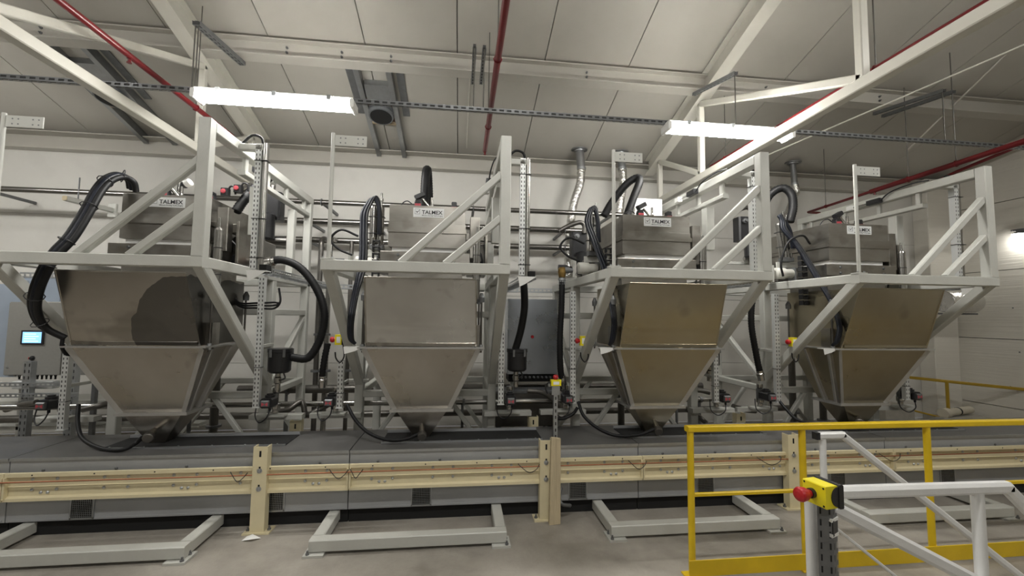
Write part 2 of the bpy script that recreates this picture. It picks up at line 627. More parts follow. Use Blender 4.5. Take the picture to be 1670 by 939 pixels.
# eave beam along the back wall, purlin across the hall
eb = MB().box((XL, WY - 0.16, 4.34), (WX, WY, 4.36)).box((XL, WY - 0.02, 4.36), (WX, WY, 4.60))
eb.box((XL, WY - 0.20, 4.585), (WX, WY, 4.60))
struct(eb.build('eave_beam', 'ceiling_panel'))


def purlin(y, name='purlin'):
    z = ceil_z(y)
    mb = MB().box((XL, y - 0.09, z - 0.25), (WX, y + 0.09, z - 0.235))
    mb.box((XL, y - 0.008, z - 0.24), (WX, y + 0.008, z + 0.02))
    mb.box((XL, y - 0.09, z - 0.045), (WX, y + 0.09, z - 0.03))
    p = struct(mb.build(name, 'ceiling_panel'))
    for xx in (-6.2, -4.9, -2.2, -1.55, -0.95, 1.6, 4.2, 6.0):
        for dz in (0.09, 0.15):
            MB().lathe((xx, y - 0.008, z - 0.25 + dz), (0, -1, 0), [(0, .016), (.012, .016), (.014, .009), (.03, .009)], 8
                       ).build('bolt', 'strut_grey', p)
    return p


purlin(5.32)
purlin(3.0)
purlin(0.6)


# trusses: sloping rafter, horizontal bottom chord, web members
def truss(xc, chord_px, ys, webs, label):
    t = struct(bpy.data.objects.new('roof_truss', None))
    COL.objects.link(t)
    zc = 3.77
    n = 0.02
    MB().hexa([(xc - .085, RIDGE_Y, ceil_z(RIDGE_Y) - .30), (xc + .085, RIDGE_Y, ceil_z(RIDGE_Y) - .30),
               (xc + .085, WY - .2, ceil_z(WY - .2) - .30), (xc - .085, WY - .2, ceil_z(WY - .2) - .30),
               (xc - .085, RIDGE_Y, ceil_z(RIDGE_Y) - .285), (xc + .085, RIDGE_Y, ceil_z(RIDGE_Y) - .285),
               (xc + .085, WY - .2, ceil_z(WY - .2) - .285), (xc - .085, WY - .2, ceil_z(WY - .2) - .285)]
              ).hexa([(xc - .01, RIDGE_Y, ceil_z(RIDGE_Y) - .29), (xc + .01, RIDGE_Y, ceil_z(RIDGE_Y) - .29),
                      (xc + .01, WY - .2, ceil_z(WY - .2) - .29), (xc - .01, WY - .2, ceil_z(WY - .2) - .29),
                      (xc - .01, RIDGE_Y, ceil_z(RIDGE_Y) - .02), (xc + .01, RIDGE_Y, ceil_z(RIDGE_Y) - .02),
                      (xc + .01, WY - .2, ceil_z(WY - .2) - .02), (xc - .01, WY - .2, ceil_z(WY - .2) - .02)]
                     ).hexa([(xc - .085, RIDGE_Y, ceil_z(RIDGE_Y) - .035), (xc + .085, RIDGE_Y, ceil_z(RIDGE_Y) - .035),
                             (xc + .085, WY - .2, ceil_z(WY - .2) - .035), (xc - .085, WY - .2, ceil_z(WY - .2) - .035),
                             (xc - .085, RIDGE_Y, ceil_z(RIDGE_Y) - .02), (xc + .085, RIDGE_Y, ceil_z(RIDGE_Y) - .02),
                             (xc + .085, WY - .2, ceil_z(WY - .2) - .02), (xc - .085, WY - .2, ceil_z(WY - .2) - .02)]
                            ).build('rafter', 'truss_paint', t)
    MB().cbox((xc - .05, RIDGE_Y, zc), (xc + .05, WY - .02, zc + .10), 0.008).build('bottom_chord', 'truss_paint', t)
    for y0, k0, y1, k1 in webs:      # k: 0 = on chord, 1 = on rafter
        z0 = zc + .1 if k0 == 0 else ceil_z(y0) - .30
        z1 = zc + .1 if k1 == 0 else ceil_z(y1) - .30
        MB().bar((xc, y0, z0), (xc, y1, z1), .075, .075).build('web_member', 'truss_paint', t)
    return t


webs = [(6.70, 0, 6.70, 1), (5.45, 0, 6.70, 1), (5.45, 0, 5.45, 1), (3.05, 0, 5.45, 1), (3.05, 0, 3.05, 1), (0.6, 0, 3.05, 1), (0.6, 0, 0.6, 1)]
truss(-3.22, None, None, webs, '')
truss(3.30, None, None, webs, '')
# thin wind-brace rods under the right-hand roof bay
for i, (a, b) in enumerate((((1165, 290, 6.2), (1700, 60, 4.0)), ((1480, 245, 6.0), (1690, 40, 4.3)))):
    o = MB().cyl(P(*a), P(*b), 0.012, n=8).build('tie_rod', 'truss_paint')
    tag(o, ['long thin steel tie rod rising over the third machine towards the roof corner',
            'steep thin steel tie rod above the rightmost machine frame'][i], 'tie rod')

# ------------------------------------------------------------------ lamps and overhead services
def lamp(p0, p1, label, drop=None, wires=True):
    p0, p1 = V(p0), V(p1)
    c = (p0 + p1) / 2
    t = thing('tube_lamp', label, 'lamp', c, 'fluorescent lamps')
    L = (p1 - p0).length / 2
    d = (p1 - p0).normalized()
    body = MB().add([], [])
    body.cbox((-L, -.07, 0.035), (L, .07, .075), .01)
    body.build('lamp_housing', 'white_plastic', t)
    df = MB()
    pr = [(-.085, .04), (-.075, -.005), (-.045, -.035), (0, -.045), (.045, -.035), (.075, -.005), (.085, .04)]
    vs = [(-L + .02, y, z) for y, z in pr] + [(L - .02, y, z) for y, z in pr]
    k = len(pr)
    df.add(vs, [(i, i + 1, k + i + 1, k + i) for i in range(k - 1)], True)
    df.add(vs, [tuple(range(k)), tuple(range(2 * k - 1, k - 1, -1))])
    df.build('diffuser', 'lamp_glow', t)
    for sx in (-1, 1):
        MB().cbox((sx * L - .02, -.088, -.04), (sx * L + .02, .088, .05), .01).build('end_cap', 'white_plastic', t)
    for sx in (-.7, 0, .7):
        MB().box((sx * L - .02, -.09, .02), (sx * L + .02, -.086, .07)).build('clip', 'galvanised', t)
    t.rotation_euler = (0, 0, math.atan2(d.y, d.x))
    return t


LZ = 3.93
lamp((-2.58, 4.30, LZ), (-1.12, 4.30, LZ), 'glowing tube lamp hung under the perforated rail above the leftmost machine')
lamp((2.20, 4.30, LZ), (3.66, 4.30, LZ), 'glowing tube lamp hung under the perforated rail above the third machine')
lamp((-7.41, 4.30, LZ), (-5.95, 4.30, LZ), 'added unseen tube lamp on the perforated rail beyond the left picture edge')  # unseen lamp added to brighten the left wall
# further lamps of the same kind in the hall behind the photographer
for (xx, yy, zz_l), lb in (((-4.4, 1.2, 4.95), 'glowing tube lamp overhead before the leftmost machine, above the picture'), ((0.4, 1.2, 4.95), 'glowing tube lamp overhead before the middle machines, above the picture'),
                           ((5.2, 1.2, 4.95), 'glowing tube lamp overhead before the rightmost machine, above the picture'), ((0.4, -3.4, 4.9), 'glowing tube lamp in the hall behind the photographer')):
    lamp((xx - .76, yy, zz_l), (xx + .76, yy, zz_l), lb)

# perforated rail carrying the lamps
rz = 4.02
sr = thing('perforated_rail', 'long dark perforated steel rail crossing the hall above the machines', 'rail', (0, 4.35, rz))
RL = 17.0
MB().slots((-8, -.022, -.022), (1, 0, 0), (0, 1, 0), (0, 0, -1), RL, .044, .001, .08, 1, .62, .24).slots(
    (-8, -.0215, .022), (1, 0, 0), (0, 0, -1), (0, -1, 0), RL, .044, .001, .08, 1, .62, .24).build('channel', 'strut_grey', sr)
MB().box((-8, -.012, -.012), (9, .022, .022)).build('cable_filling', 'backing_dark', sr)


def hanger(ends, label):
    """slotted brackets reaching forward from the purlin, threaded rods down to the rail"""
    (xa, ya), (xb, yb) = ends[0]
    org = P(xb, yb, 5.25)
    t = thing('rail_hanger', label, 'hanger', org, 'threaded rod hangers')
    for (xa, ya), (xb, yb) in ends:
        a, b = P(xa, ya, 4.36) - org, P(xb, yb, 5.25) - org
        b.x = a.x
        u = (b - a).normalized()
        nrm = V((0, u.z, -u.y))
        MB().slots(a - V((.02, 0, 0)), u, (1, 0, 0), nrm, (b - a).length, .042, .042, .075, 1, .6, .22).build('slotted_bracket', 'strut_grey', t)
        MB().section(a - nrm * .02, b - nrm * .02, V((1, 0, 0)), nrm, .03, .03, .002).build('bracket_core', 'backing_dark', t)
        MB().cyl(a + V((0, .02, 0)), V((a.x, a.y + .02, rz - org.z)), .007, n=6).build('threaded_rod', 'dark_pipe', t)
    return t


hanger([((317, 40), (356, 104)), ((322, 40), (361, 104))], 'slotted hanger bracket with two rods above the left end of the leftmost lamp')
hanger([((774, 77), (771, 138)), ((790, 79), (786, 138))], 'pair of slotted hanger brackets beside the middle red pipe')
hanger([((1200, 122), (1175, 160))], 'slotted hanger bracket on the purlin next to the right-hand rafter')
hanger([((1540, 150), (1478, 192)), ((1556, 152), (1492, 196))], 'pair of slotted hanger brackets above the rightmost machine')


# red sprinkler pipes
def red_pipe(pts, r, label, heads=(), hang=()):
    p0 = V(pts[0])
    t = thing('sprinkler_pipe', label, 'pipe', p0, 'red sprinkler pipes')
    MB().tube([V(p) - p0 for p in pts], r, 12, 1).build('pipe', 'red_paint', t)
    for h in heads:
        q = V(h) - p0
        MB().lathe(q + V((0, 0, .012)), (0, 0, -1), [(0, .020), (.04, .020), (.042, .012), (.07, .012), (.072, .02), (.078, .02)], 10
                   ).build('sprinkler_head', 'red_paint', t)
    for h in hang:
        q = V(h) - p0
        MB().tube([q + V((math.cos(a) * (r + .006), 0, math.sin(a) * (r + .006))) for a in
                   [i * math.pi / 4 for i in range(9)]], .006, 6, 1).build('clamp_ring', 'red_paint', t)
        MB().cyl(q + V((0, 0, r)), V((q.x, q.y, ceil_z(h[1]) - .02 - p0.z)), .006, n=6).build('hanger_rod', 'dark_pipe', t)
    return t


zr_ = 4.12
a, b = PZ(-60, -120, zr_), PZ(342, 193, zr_)
xl = PZ(320, 176, zr_).x
red_pipe([(xl, -0.5, zr_), (xl, PZ(342, 193, zr_).y + .5, zr_)], .028, 'red sprinkler pipe slanting down to the leftmost machine post',
         heads=[(xl, 4.0, zr_)], hang=[(xl, 4.95, zr_)])
xm = PZ(800, 180, zr_).x
ye = PZ(790, 246, zr_).y
red_pipe([(xm, -0.5, zr_), (xm, ye, zr_)], .030, 'red sprinkler pipe in the middle of the ceiling',
         heads=[(xm, ye - .03, zr_)], hang=[(xm, ye - .75, zr_), (xm, 3.6, zr_)])
zr2 = 4.07
xr = PZ(1300, 189, zr2).x
red_pipe([(xr, -0.5, zr2), (xr, PZ(1161, 272, zr2).y, zr2)], .030, 'red sprinkler pipe running beside the right-hand roof truss',
         heads=[(xr, 4.6, zr2)], hang=[(xr, 5.35, zr2), (xr, 3.2, zr2)])
fa, fb = P(1690, 224, 3.9), P(1318, 346, 6.9)
red_pipe([fa, fa.lerp(fb, .62)], .036, 'thick dark red sprinkler pipe above the rightmost machine',
         heads=[fa.lerp(fb, .60)], hang=[fa.lerp(fb, .25), fa.lerp(fb, .44)])
red_pipe([fa.lerp(fb, .6), fb, fb + V((.25, .02, 0))], .022, 'thin red pipe end with a short elbow near the back wall',
         hang=[fa.lerp(fb, .88)])
red_pipe([PX(1700, 222, 9.2), PX(1560, 280, 9.2), PX(1480, 318, 9.2)], .03, 'red pipe along the right wall behind the machine frame')
red_pipe([P(1528, 316, 7.2), P(1505, 322, 7.2), P(1507, 353, 7.2), P(1543, 346, 7.2)], .018, 'small bent red pipe by the corner column')


# roof vents: pair of dark channels with a timber-framed round duct between
def roof_vent(px, label, label2):
    xa = px
    t = thing('roof_vent', label, 'vent', (xa, 0, 0), 'roof vents')
    for dx, nm in ((0, 'channel'), (.42, 'channel')):
        y0, y1 = 5.50, WY - .06
        mb = MB()
        for (w0, w1, h0, h1) in ((-.035, .035, -.125, -.115), (.025, .035, -.12, -.005), (-.035, .035, -.012, -.002)):
            mb.hexa([(dx + w0, y0, ceil_z(y0) + h0), (dx + w1, y0, ceil_z(y0) + h0), (dx + w1, y1, ceil_z(y1) + h0), (dx + w0, y1, ceil_z(y1) + h0),
                     (dx + w0, y0, ceil_z(y0) + h1), (dx + w1, y0, ceil_z(y0) + h1), (dx + w1, y1, ceil_z(y1) + h1), (dx + w0, y1, ceil_z(y1) + h1)])
        mb.build(nm, 'zinc_duct', t)
    for dx in (-.16, .50):
        y0, y1 = 5.62, 6.42
        MB().hexa([(dx, y0, ceil_z(y0) - .02), (dx + .10, y0, ceil_z(y0) - .02), (dx + .10, y1, ceil_z(y1) - .02), (dx, y1, ceil_z(y1) - .02),
                   (dx, y0, ceil_z(y0) - .003), (dx + .10, y0, ceil_z(y0) - .003), (dx + .10, y1, ceil_z(y1) - .003), (dx, y1, ceil_z(y1) - .003)]
                  ).build('flashing_strip', 'strut_grey', t)
    yc = 6.24
    zc = ceil_z(yc)
    mb = MB()
    for k in range(3):
        mb.lathe((.21, yc, zc - .02 - .06 * k), (0, -.25, -1), [(0, .175), (.025, .183), (.06, .175)], 24)
    mb.build('round_duct', 'dark_duct', t)
    MB().lathe((.21, yc - .015, zc - .199), (0, -.25, -1), [(0, .155), (.003, .155)], 24).build('duct_mouth', 'dark_void', t)
    MB().box((.04, 6.44, ceil_z(6.44) - .14), (.39, 6.48, ceil_z(6.44) - .07)).build('timber_batten', 'old_wood', t)
    for dx in (.04, .35):
        MB().hexa([(dx, 6.02, ceil_z(6.02) - .10), (dx + .03, 6.02, ceil_z(6.02) - .10), (dx + .03, 6.44, ceil_z(6.44) - .10), (dx, 6.44, ceil_z(6.44) - .10),
                   (dx, 6.02, ceil_z(6.02) - .01), (dx + .03, 6.02, ceil_z(6.02) - .01), (dx + .03, 6.44, ceil_z(6.44) - .01), (dx, 6.44, ceil_z(6.44) - .01)]
                  ).build('timber_side', 'rust_fitting', t)
    MB().hexa([(.05, 5.80, ceil_z(5.8) - .08), (.38, 5.80, ceil_z(5.8) - .08), (.38, 6.03, ceil_z(6.03) - .12), (.05, 6.03, ceil_z(6.03) - .12),
               (.05, 5.80, ceil_z(5.8) - .01), (.38, 5.80, ceil_z(5.8) - .01), (.38, 6.03, ceil_z(6.03) - .01), (.05, 6.03, ceil_z(6.03) - .01)]
              ).build('flashing_box', 'galvanised', t)
    return t


roof_vent(-1.44, 'round roof vent between two steel channels right of the leftmost lamp', '')
roof_vent(-5.05, 'shaded round roof vent between steel channels behind the left truss chord', '')


# flexible foil ducts coming through the ceiling
def foil_duct(px_top, pts, label, r=.07):
    top = P(px_top[0], px_top[1], 6.95)
    top.z = ceil_z(6.95) - .005
    t = thing('foil_duct', label, 'duct', top, 'foil ducts')
    MB().lathe((0, 0, 0), (0, 0, -1), [(0, .14), (.012, .14), (.014, .09), (.03, .085)], 20).build('ceiling_flange', 'zinc_duct', t)
    q = [V((0, 0, -.02))] + [P(x, y, Y) - top for x, y, Y in pts]
    MB().cyl(q[0], q[1], r, n=18).build('rigid_sleeve', 'zinc_duct', t)
    MB().tube(q[1:], r * 1.02, 16, 5, ribs=.04, pitch=.06).build('foil_hose', 'foil', t)
    MB().lathe(q[1] + V((0, 0, .02)), (0, 0, -1), [(0, r * 1.1), (.04, r * 1.1)], 18).build('hose_clamp', 'galvanised', t)
    return t


foil_duct((945, 247), [(948, 275, 6.9), (946, 300, 6.9), (936, 330, 6.9), (930, 370, 6.9), (927, 420, 6.9), (926, 450, 6.9)],
          'wrinkled silver foil duct dropping from the ceiling between second and third machines')
foil_duct((1012, 252), [(1015, 275, 6.9), (1016, 300, 6.9), (1012, 325, 6.9), (1009, 360, 6.9)],
          'silver foil duct half hidden behind the third machine pole')
foil_duct((1293, 275), [(1296, 300, 6.9), (1299, 312, 6.9), (1293, 325, 6.9), (1285, 345, 6.9), (1278, 365, 6.9)],
          'thin silver duct above the rightmost machine with a crooked lower end', r=.05)

# wall lamp at the far right
t = thing('wall_lamp', 'small bracket lamp glowing on the right wall', 'lamp', PX(1671, 378, WX - .01))
MB().box((-.02, -.10, -.02), (0, .10, .05)).build('mounting_plate', 'strut_grey', t)
MB().tube([(-.01, -.08, .02), (-.14, -.08, .03), (-.16, 0, .03), (-.14, .08, .03), (-.01, .08, .02)], .010, 8).build('bracket', 'strut_grey', t)
MB().lathe((-.12, 0, -.0), (0, 0, -1), [(0, .03), (.03, .08), (.04, .09)], 18).build('lamp_shade', 'strut_grey', t)
MB().lathe((-.12, 0, -.042), (0, 0, -1), [(0, .08), (.02, .07), (.04, .03)], 18).build('bulb', 'lamp_glow', t)
# slack thin conduit dropping from the ceiling beside the middle hanger
tag(MB().cyl((.05, 5.45, ceil_z(5.45) - .02), (.03, 7.05, ceil_z(7.05) - .02), .006, n=6).build('thin_conduit', 'truss_paint'),
    'thin pale conduit running down the ceiling near the middle red pipe', 'conduit')

# ------------------------------------------------------------------ CONVEYOR HOUSING and crash barrier
HY, HYB, HZ = 4.03, 4.70, 0.63
WHICH = ['leftmost', 'second', 'third', 'rightmost']
bounds = [-6.35, -3.66, -0.97, 1.73, 4.42, 7.11, 9.3]
vents = {0: [], 1: [-3.096, -1.592], 2: [-0.329, 1.129], 3: [2.418, 3.859], 4: [5.15, 6.5], 5: []}
hl = ['grey steel conveyor housing section running out of the picture under the control cabinet',
      'grey steel conveyor housing section under the leftmost machine',
      'grey steel conveyor housing section under the second machine',
      'grey steel conveyor housing section under the third machine',
      'grey steel conveyor housing section under the rightmost machine behind the yellow railing',
      'grey steel conveyor housing end section against the right wall']
for i, (x0, x1) in enumerate(zip(bounds, bounds[1:])):
    L = x1 - x0
    t = thing('conveyor_housing', hl[i], 'machine housing', (x0, HY, 0), 'conveyor housing sections')
    g = .004
    MB().box((g, 0, .12), (L - g, .012, HZ - .004)).build('front_panel', 'housing_front', t)
    MB().box((g, HYB - HY - .012, .12), (L - g, HYB - HY, HZ - .004)).build('rear_panel', 'housing_front', t)
    MB().box((g, -.012, HZ - .004), (L - g, HYB - HY + .01, HZ + .004)).build('lid', 'housing_lid', t)
    MB().box((g, -.014, HZ - .018), (L - g, -.010, HZ + .0045)).build('lid_edge', 'galvanised', t)
    MB().box((g, .03, 0), (L - g, HYB - HY - .03, .12)).build('base_strip', 'dark_void', t)
    MB().box((g + .02, -.004, .125), (L - g - .02, 0, .14)).build('bottom_fold', 'housing_front', t)
    for k in range(5):
        xx = .25 + k * (L - .5) / 4
        MB().lathe((xx, 0, .53), (0, -1, 0), [(0, .012), (.006, .012), (.009, .007)], 8).build('rivet', 'strut_grey', t)
    for vx in vents[i]:
        c = vx - x0
        v = MB().box((c - .085, -.004, .135), (c + .085, -.001, .30)).build('vent_opening', 'dark_void', t)
        fr = MB()
        for a, b in (((c - .09, .13), (c - .08, .305)), ((c + .08, .13), (c + .09, .305)), ((c - .09, .13), (c + .09, .14)), ((c - .09, .295), (c + .09, .305))):
            fr.box((a[0], -.010, a[1]), (b[0], -.001, b[1]))
        fr.build('vent_frame', 'galvanised', v)
        ms = MB()
        for q in range(1, 12):
            ms.box((c - .085 + q * .0142, -.008, .135), (c - .085 + q * .0142 + .002, -.006, .30))
        for q in range(1, 11):
            ms.box((c - .085, -.0085, .135 + q * .015), (c + .085, -.0065, .135 + q * .015 + .002))
        ms.build('wire_mesh', 'galvanised', v)

# recessed inlet slot strips on the lid to the right of each hopper outlet
for i in range(4):
    X0 = -3.54 + 2.41 * i
    a = X0 + .40
    t = thing('inlet_frame', 'dark low inlet frame on the housing lid below the %s hopper' % WHICH[i], 'inlet frame', (a, 4.22, HZ + .004),
              'inlet frames on the lid')
    MB().box((0, 0, 0), (1.55, .34, .006)).build('slot_plate', 'dark_void', t)
    MB().box((0, -.02, 0), (1.55, 0, .014)).build('front_lip', 'galvanised', t)
    MB().box((0, .34, 0), (1.55, .36, .03)).build('rear_lip', 'housing_front', t)
    for k in range(6):
        MB().lathe((.08 + k * .28, -.01, .014), (0, 0, 1), [(0, .008), (.006, .008), (.008, .004)], 8).build('screw', 'galvanised', t)

# beige crash barrier: stepped profile
bl = ['beige crash barrier rail running out of the picture at the left', 'beige crash barrier rail before the leftmost machine',
      'beige crash barrier rail before the second machine', 'beige crash barrier rail before the third machine',
      'beige crash barrier rail seen through the yellow railing at the far end']
bolt_proto = None
BY = 3.975
for i, (x0, x1) in enumerate(zip([-6.2, -3.62, -0.95, 1.74, 4.43], [-3.62, -0.95, 1.74, 4.43, 7.6])):
    L = x1 - x0
    t = thing('barrier_rail', bl[i], 'crash barrier', (x0, BY, 0), 'crash barrier rails')
    b0, b1 = .315, .535
    prof = [(0, b1), (-.028, b1), (-.028, b1 - .012), (-.028, b1 - .030), (-.006, b1 - .034), (-.006, (b0 + b1) / 2 + .004), (-.012, (b0 + b1) / 2),
            (-.004, (b0 + b1) / 2 - .006), (-.004, b0 + .036), (-.028, b0 + .024), (-.028, b0), (0, b0)]
    vs = [(.003, y, z) for y, z in prof] + [(L - .003, y, z) for y, z in prof]
    k = len(prof)
    mb = MB().add(vs, [(j, (j + 1) % k, k + (j + 1) % k, k + j) for j in range(k)] + [tuple(range(k)), tuple(range(2 * k - 1, k - 1, -1))])
    mb.build('rail_profile', 'beige_paint', t)
    for e in (.0, L - .02):
        MB().box((e + .003, -.04, b0 + .02), (e + .017, -.006, b1 - .03)).build('end_plate', 'beige_paint', t)
    npair = 5
    for j in range(npair):
        xx = .28 + j * (L - .56) / (npair - 1)
        for dx in (-.09, .09):
            for z in (.485, .40):
                if bolt_proto is None:
                    bolt_proto = MB().lathe((0, 0, 0), (0, -1, 0), [(0, .013), (.004, .013), (.010, .008), (.012, .003)], 8).build('bolt', 'galvanised', t)
                    o = bolt_proto
                else:
                    o = share(bolt_proto, t)
                o.location = (xx + dx, -.006, z)
        for dx in (-.025, .025):
            if j % 2 == 0:
                o = share(bolt_proto, t, (xx + dx, -.006, .375))
    for j in range(6):
        xx = .2 + j * (L - .4) / 5
        MB().lathe((xx, -.0282, .520), (0, -1, 0), [(0, .006), (.001, .006)], 8).build('screw_hole', 'dark_void', t)

# copper line clipped along the barrier, with little loose leads
tag(MB().tube([(-6, 3.925, .478), (-3, 3.922, .476), (0, 3.924, .480), (3, 3.922, .478), (7, 3.924, .480)], .006, 8, 4).build('copper_line', 'copper'),
    'thin copper line running the length of the beige crash barrier', 'pipe')
ll = ['loose wire lead hooked on the barrier below the leftmost hopper', 'loose wire lead left of the barrier joint under the second machine',
      'loose wire lead right of the barrier joint under the second machine', 'loose wire lead beside the plank on the barrier',
      'loose wire lead on the barrier right of the plank', 'loose wire lead on the barrier behind the yellow corner post',
      'loose wire lead on the barrier seen below the white stair rail']
for i, (a, b) in enumerate(((376, 404), (537, 568), (570, 592), (845, 880), (1025, 1055), (1235, 1275), (1435, 1470))):
    p, q = PZ(a, 765, .5), PZ(b, 765, .5)
    xa, xb = P(a, 760, 3.92).x, P(b, 760, 3.92).x
    tag(MB().tube([(xa, 3.925, .51), (xa + .02, 3.91, .49), ((xa + xb) / 2, 3.90, .435), (xb - .03, 3.91, .46), (xb, 3.925, .50)], .0035, 6, 5
                  ).build('wire_lead', 'black_plastic'), ll[i], 'wire', 'loose leads on the barrier')


def barrier_post(loc, label, front=True):
    t = thing('barrier_post', label, 'post', loc, 'crash barrier posts')
    w, d, h = .115, .075, .715
    mb = MB().box((-w / 2, -.006, .01), (w / 2, 0, h))
    mb.box((-w / 2, 0, .01), (-w / 2 + .007, d, h)).box((w / 2 - .007, 0, .01), (w / 2, d, h))
    mb.build('channel', 'beige_paint', t)
    MB().box((-w / 2 - .05, -.03, 0), (w / 2 + .05, d + .03, .012)).build('base_plate', 'beige_paint', t)
    sl = MB().box((-.008, -.0075, h - .085), (.008, -.006, h - .035)).build('slot_hole', 'dark_void', t)
    for z in (.515, .365):
        b = MB().lathe((0, -.006, z), (0, -1, 0), [(0, .022), (.003, .022), (.004, .013), (.014, .012), (.016, .006)], 10).build('bolt', 'galvanised', t)
        MB().box((-.007, -.0075, z + .02), (.007, -.006, z + .035)).build('slot_end', 'dark_void', b)
    for dx in (-.085, .085):
        MB().lathe((dx, .03, .012), (0, 0, 1), [(0, .016), (.01, .016), (.011, .008), (.03, .008)], 8).build('anchor_bolt', 'strut_grey', t)
    return t


bp = barrier_post((-1.675, 3.92, 0), 'beige barrier post standing before the leftmost machine')
clone(bp, (0.80, 3.92, 0), 'beige barrier post half hidden by the leaning plank')
clone(bp, (3.285, 3.92, 0), 'beige barrier post seen through the yellow railing')
clone(bp, (-1.73, 4.83, 0), 'beige post top showing behind the housing right of the leftmost hopper', rz=0)
clone(bp, (0.835, 4.83, 0), 'beige post top showing behind the housing below the steel cabinet')
clone(bp, (3.37, 4.83, 0), 'beige post top showing behind the housing right of the third hopper')

# plank leaning on the barrier post, scrap of paper at the foot of a post
t = thing('plank', 'rough pale timber plank leaning upright on the beige barrier', 'plank', (.86, 3.85, 0))
MB().hexa([(-.045, -.025, .0), (.055, -.025, .006), (.055, .015, .004), (-.045, .015, .008),
           (-.025, .0, .755), (.06, .0, .745), (.06, .036, .745), (-.025, .036, .755)]).build('timber', 'wood', t)
MB().add([(.012, -.0262, .25), (.014, -.0262, .25), (.022, -.0012, .745), (.018, -.0012, .745)], [(0, 1, 2, 3)]).build('split', 'old_wood', t)
tag(MB().add([(-1.74, 3.80, .002), (-1.66, 3.78, .02), (-1.60, 3.83, .003), (-1.68, 3.86, .025), (-1.73, 3.87, .004)],
             [(0, 1, 3), (1, 2, 3), (0, 3, 4)]).build('paper_scrap', 'paper_white'), 'crumpled white paper scrap at the foot of a barrier post', 'paper')
tag(MB().tube([P(915, 795, 4.0), P(912, 812, 3.95), P(917, 822, 3.92), P(930, 824, 3.98)], .016, 8).build('cable_end', 'strut_grey'),
    'dark cable dropping to the floor right of the plank', 'cable')

# ------------------------------------------------------------------ THE FOUR MACHINES
MX = [-3.54, -1.13, 1.28, 3.69]
NEAR = ['leftmost machine', 'second machine from the left', 'third machine from the left', 'rightmost machine']
TB = .09


def frame(i):
    t = thing('machine_frame', 'light grey welded tube frame and platform of the ' + NEAR[i], 'frame', (MX[i], 0, 0), 'machine frames')
    W = 1.53
    B = lambda a, b, name, mt='frame_paint': MB().cbox(a, b, .007).build(name, mt, t)
    BR = lambda a, b, w, name, h=None: MB().bar(a, b, w, h).build(name, 'frame_paint', t)
    F = 3.53
    # platform level
    B((0, F, 2.20), (W, F + TB, 2.29), 'front_rail')
    for x in (0, W - TB):
        B((x, F + TB, 2.20), (x + TB, 5.90, 2.29), 'side_rail')
    B((TB, 5.81, 2.20), (W - TB, 5.90, 2.29), 'rear_rail')
    # tall front post, braces, top rails
    B((W - TB, F, 2.29), (W, F + TB, 3.40), 'front_post')
    BR((.62, F + .045, 2.28), (W - TB + .01, F + .045, 3.07), .06, 'brace')
    BR((.985, F + .045, 2.28), (W - TB + .01, F + .045, 2.69), .06, 'brace')
    B((W - TB, F + TB, 3.31), (W, 5.90, 3.40), 'top_rail')
    B((W - TB + .01, 4.12, 3.13), (W - .01, 5.86, 3.18), 'lower_track')
    for y in (4.16, 4.62, 5.10, 5.66):
        B((W - TB + .025, y, 3.18), (W - .025, y + .05, 3.31), 'track_spacer')
    B((W - TB - .01, 4.40, 2.62), (W + .0, 4.50, 3.10), 'hanging_post')
    B((W - TB, 5.30, 2.20), (W - .01, 5.38, 3.10), 'hanging_post')
    B((W, 3.97, 3.315), (W + .20, 4.03, 3.375), 'trunking_arm')
    # legs
    for x in (0, W - TB):
        B((x, 4.80, .11), (x + TB, 4.89, 2.20), 'leg')
        B((x, 5.81, .11), (x + TB, 5.90, 2.20 if x == 0 else 3.31), 'rear_leg')
        BR((x + .045, F + .03, 2.252), (x + .045, 4.83, 1.12), TB - .004, 'knee_brace')
        B((x + .01, 4.89, 1.83), (x + .08, 5.81, 1.90), 'side_crossbar')
        B((x + .01, 4.89, .96), (x + .08, 5.81, 1.03), 'side_crossbar')
        BR((x + .045, 4.88, 1.06), (x + .045, 5.83, 1.80), .06, 'side_brace')
    for y in (4.81, 5.82):
        B((TB, y, .955), (W - TB, y + .07, 1.025), 'crossbar')
        B((TB, y, 1.83), (W - TB, y + .07, 1.90), 'crossbar')
        BR((.55, y + .035, .97), (.10, y + .035, .35), .05, 'cross_brace')
        BR((W - .55, y + .035, .97), (W - .10, y + .035, .35), .05, 'cross_brace')
    # base on the floor
    B((0, F, .02), (W, F + TB, .11), 'base_rail')
    for x in (0, W - TB):
        B((x, F + TB, .02), (x + TB, 5.90, .11), 'base_rail')
    B((TB, 5.81, .02), (W - TB, 5.90, .11), 'base_rail')
    for x in (-.03, W - .12):
        f = MB().box((x, F - .04, 0), (x + .15, F + .12, .018)).build('foot_plate', 'frame_paint', t)
        for dx, dy in ((.03 if x < 0 else .12, .0), (.03 if x < 0 else .12, .09)):
            MB().lathe((x + dx, F - .02 + dy, .018), (0, 0, 1), [(0, .014), (.012, .014), (.013, .008), (.03, .008)], 8).build('anchor_bolt', 'strut_grey', f)
        MB().box((x, 5.76, 0), (x + .15, 5.94, .018)).build('foot_plate', 'frame_paint', t)
    return t


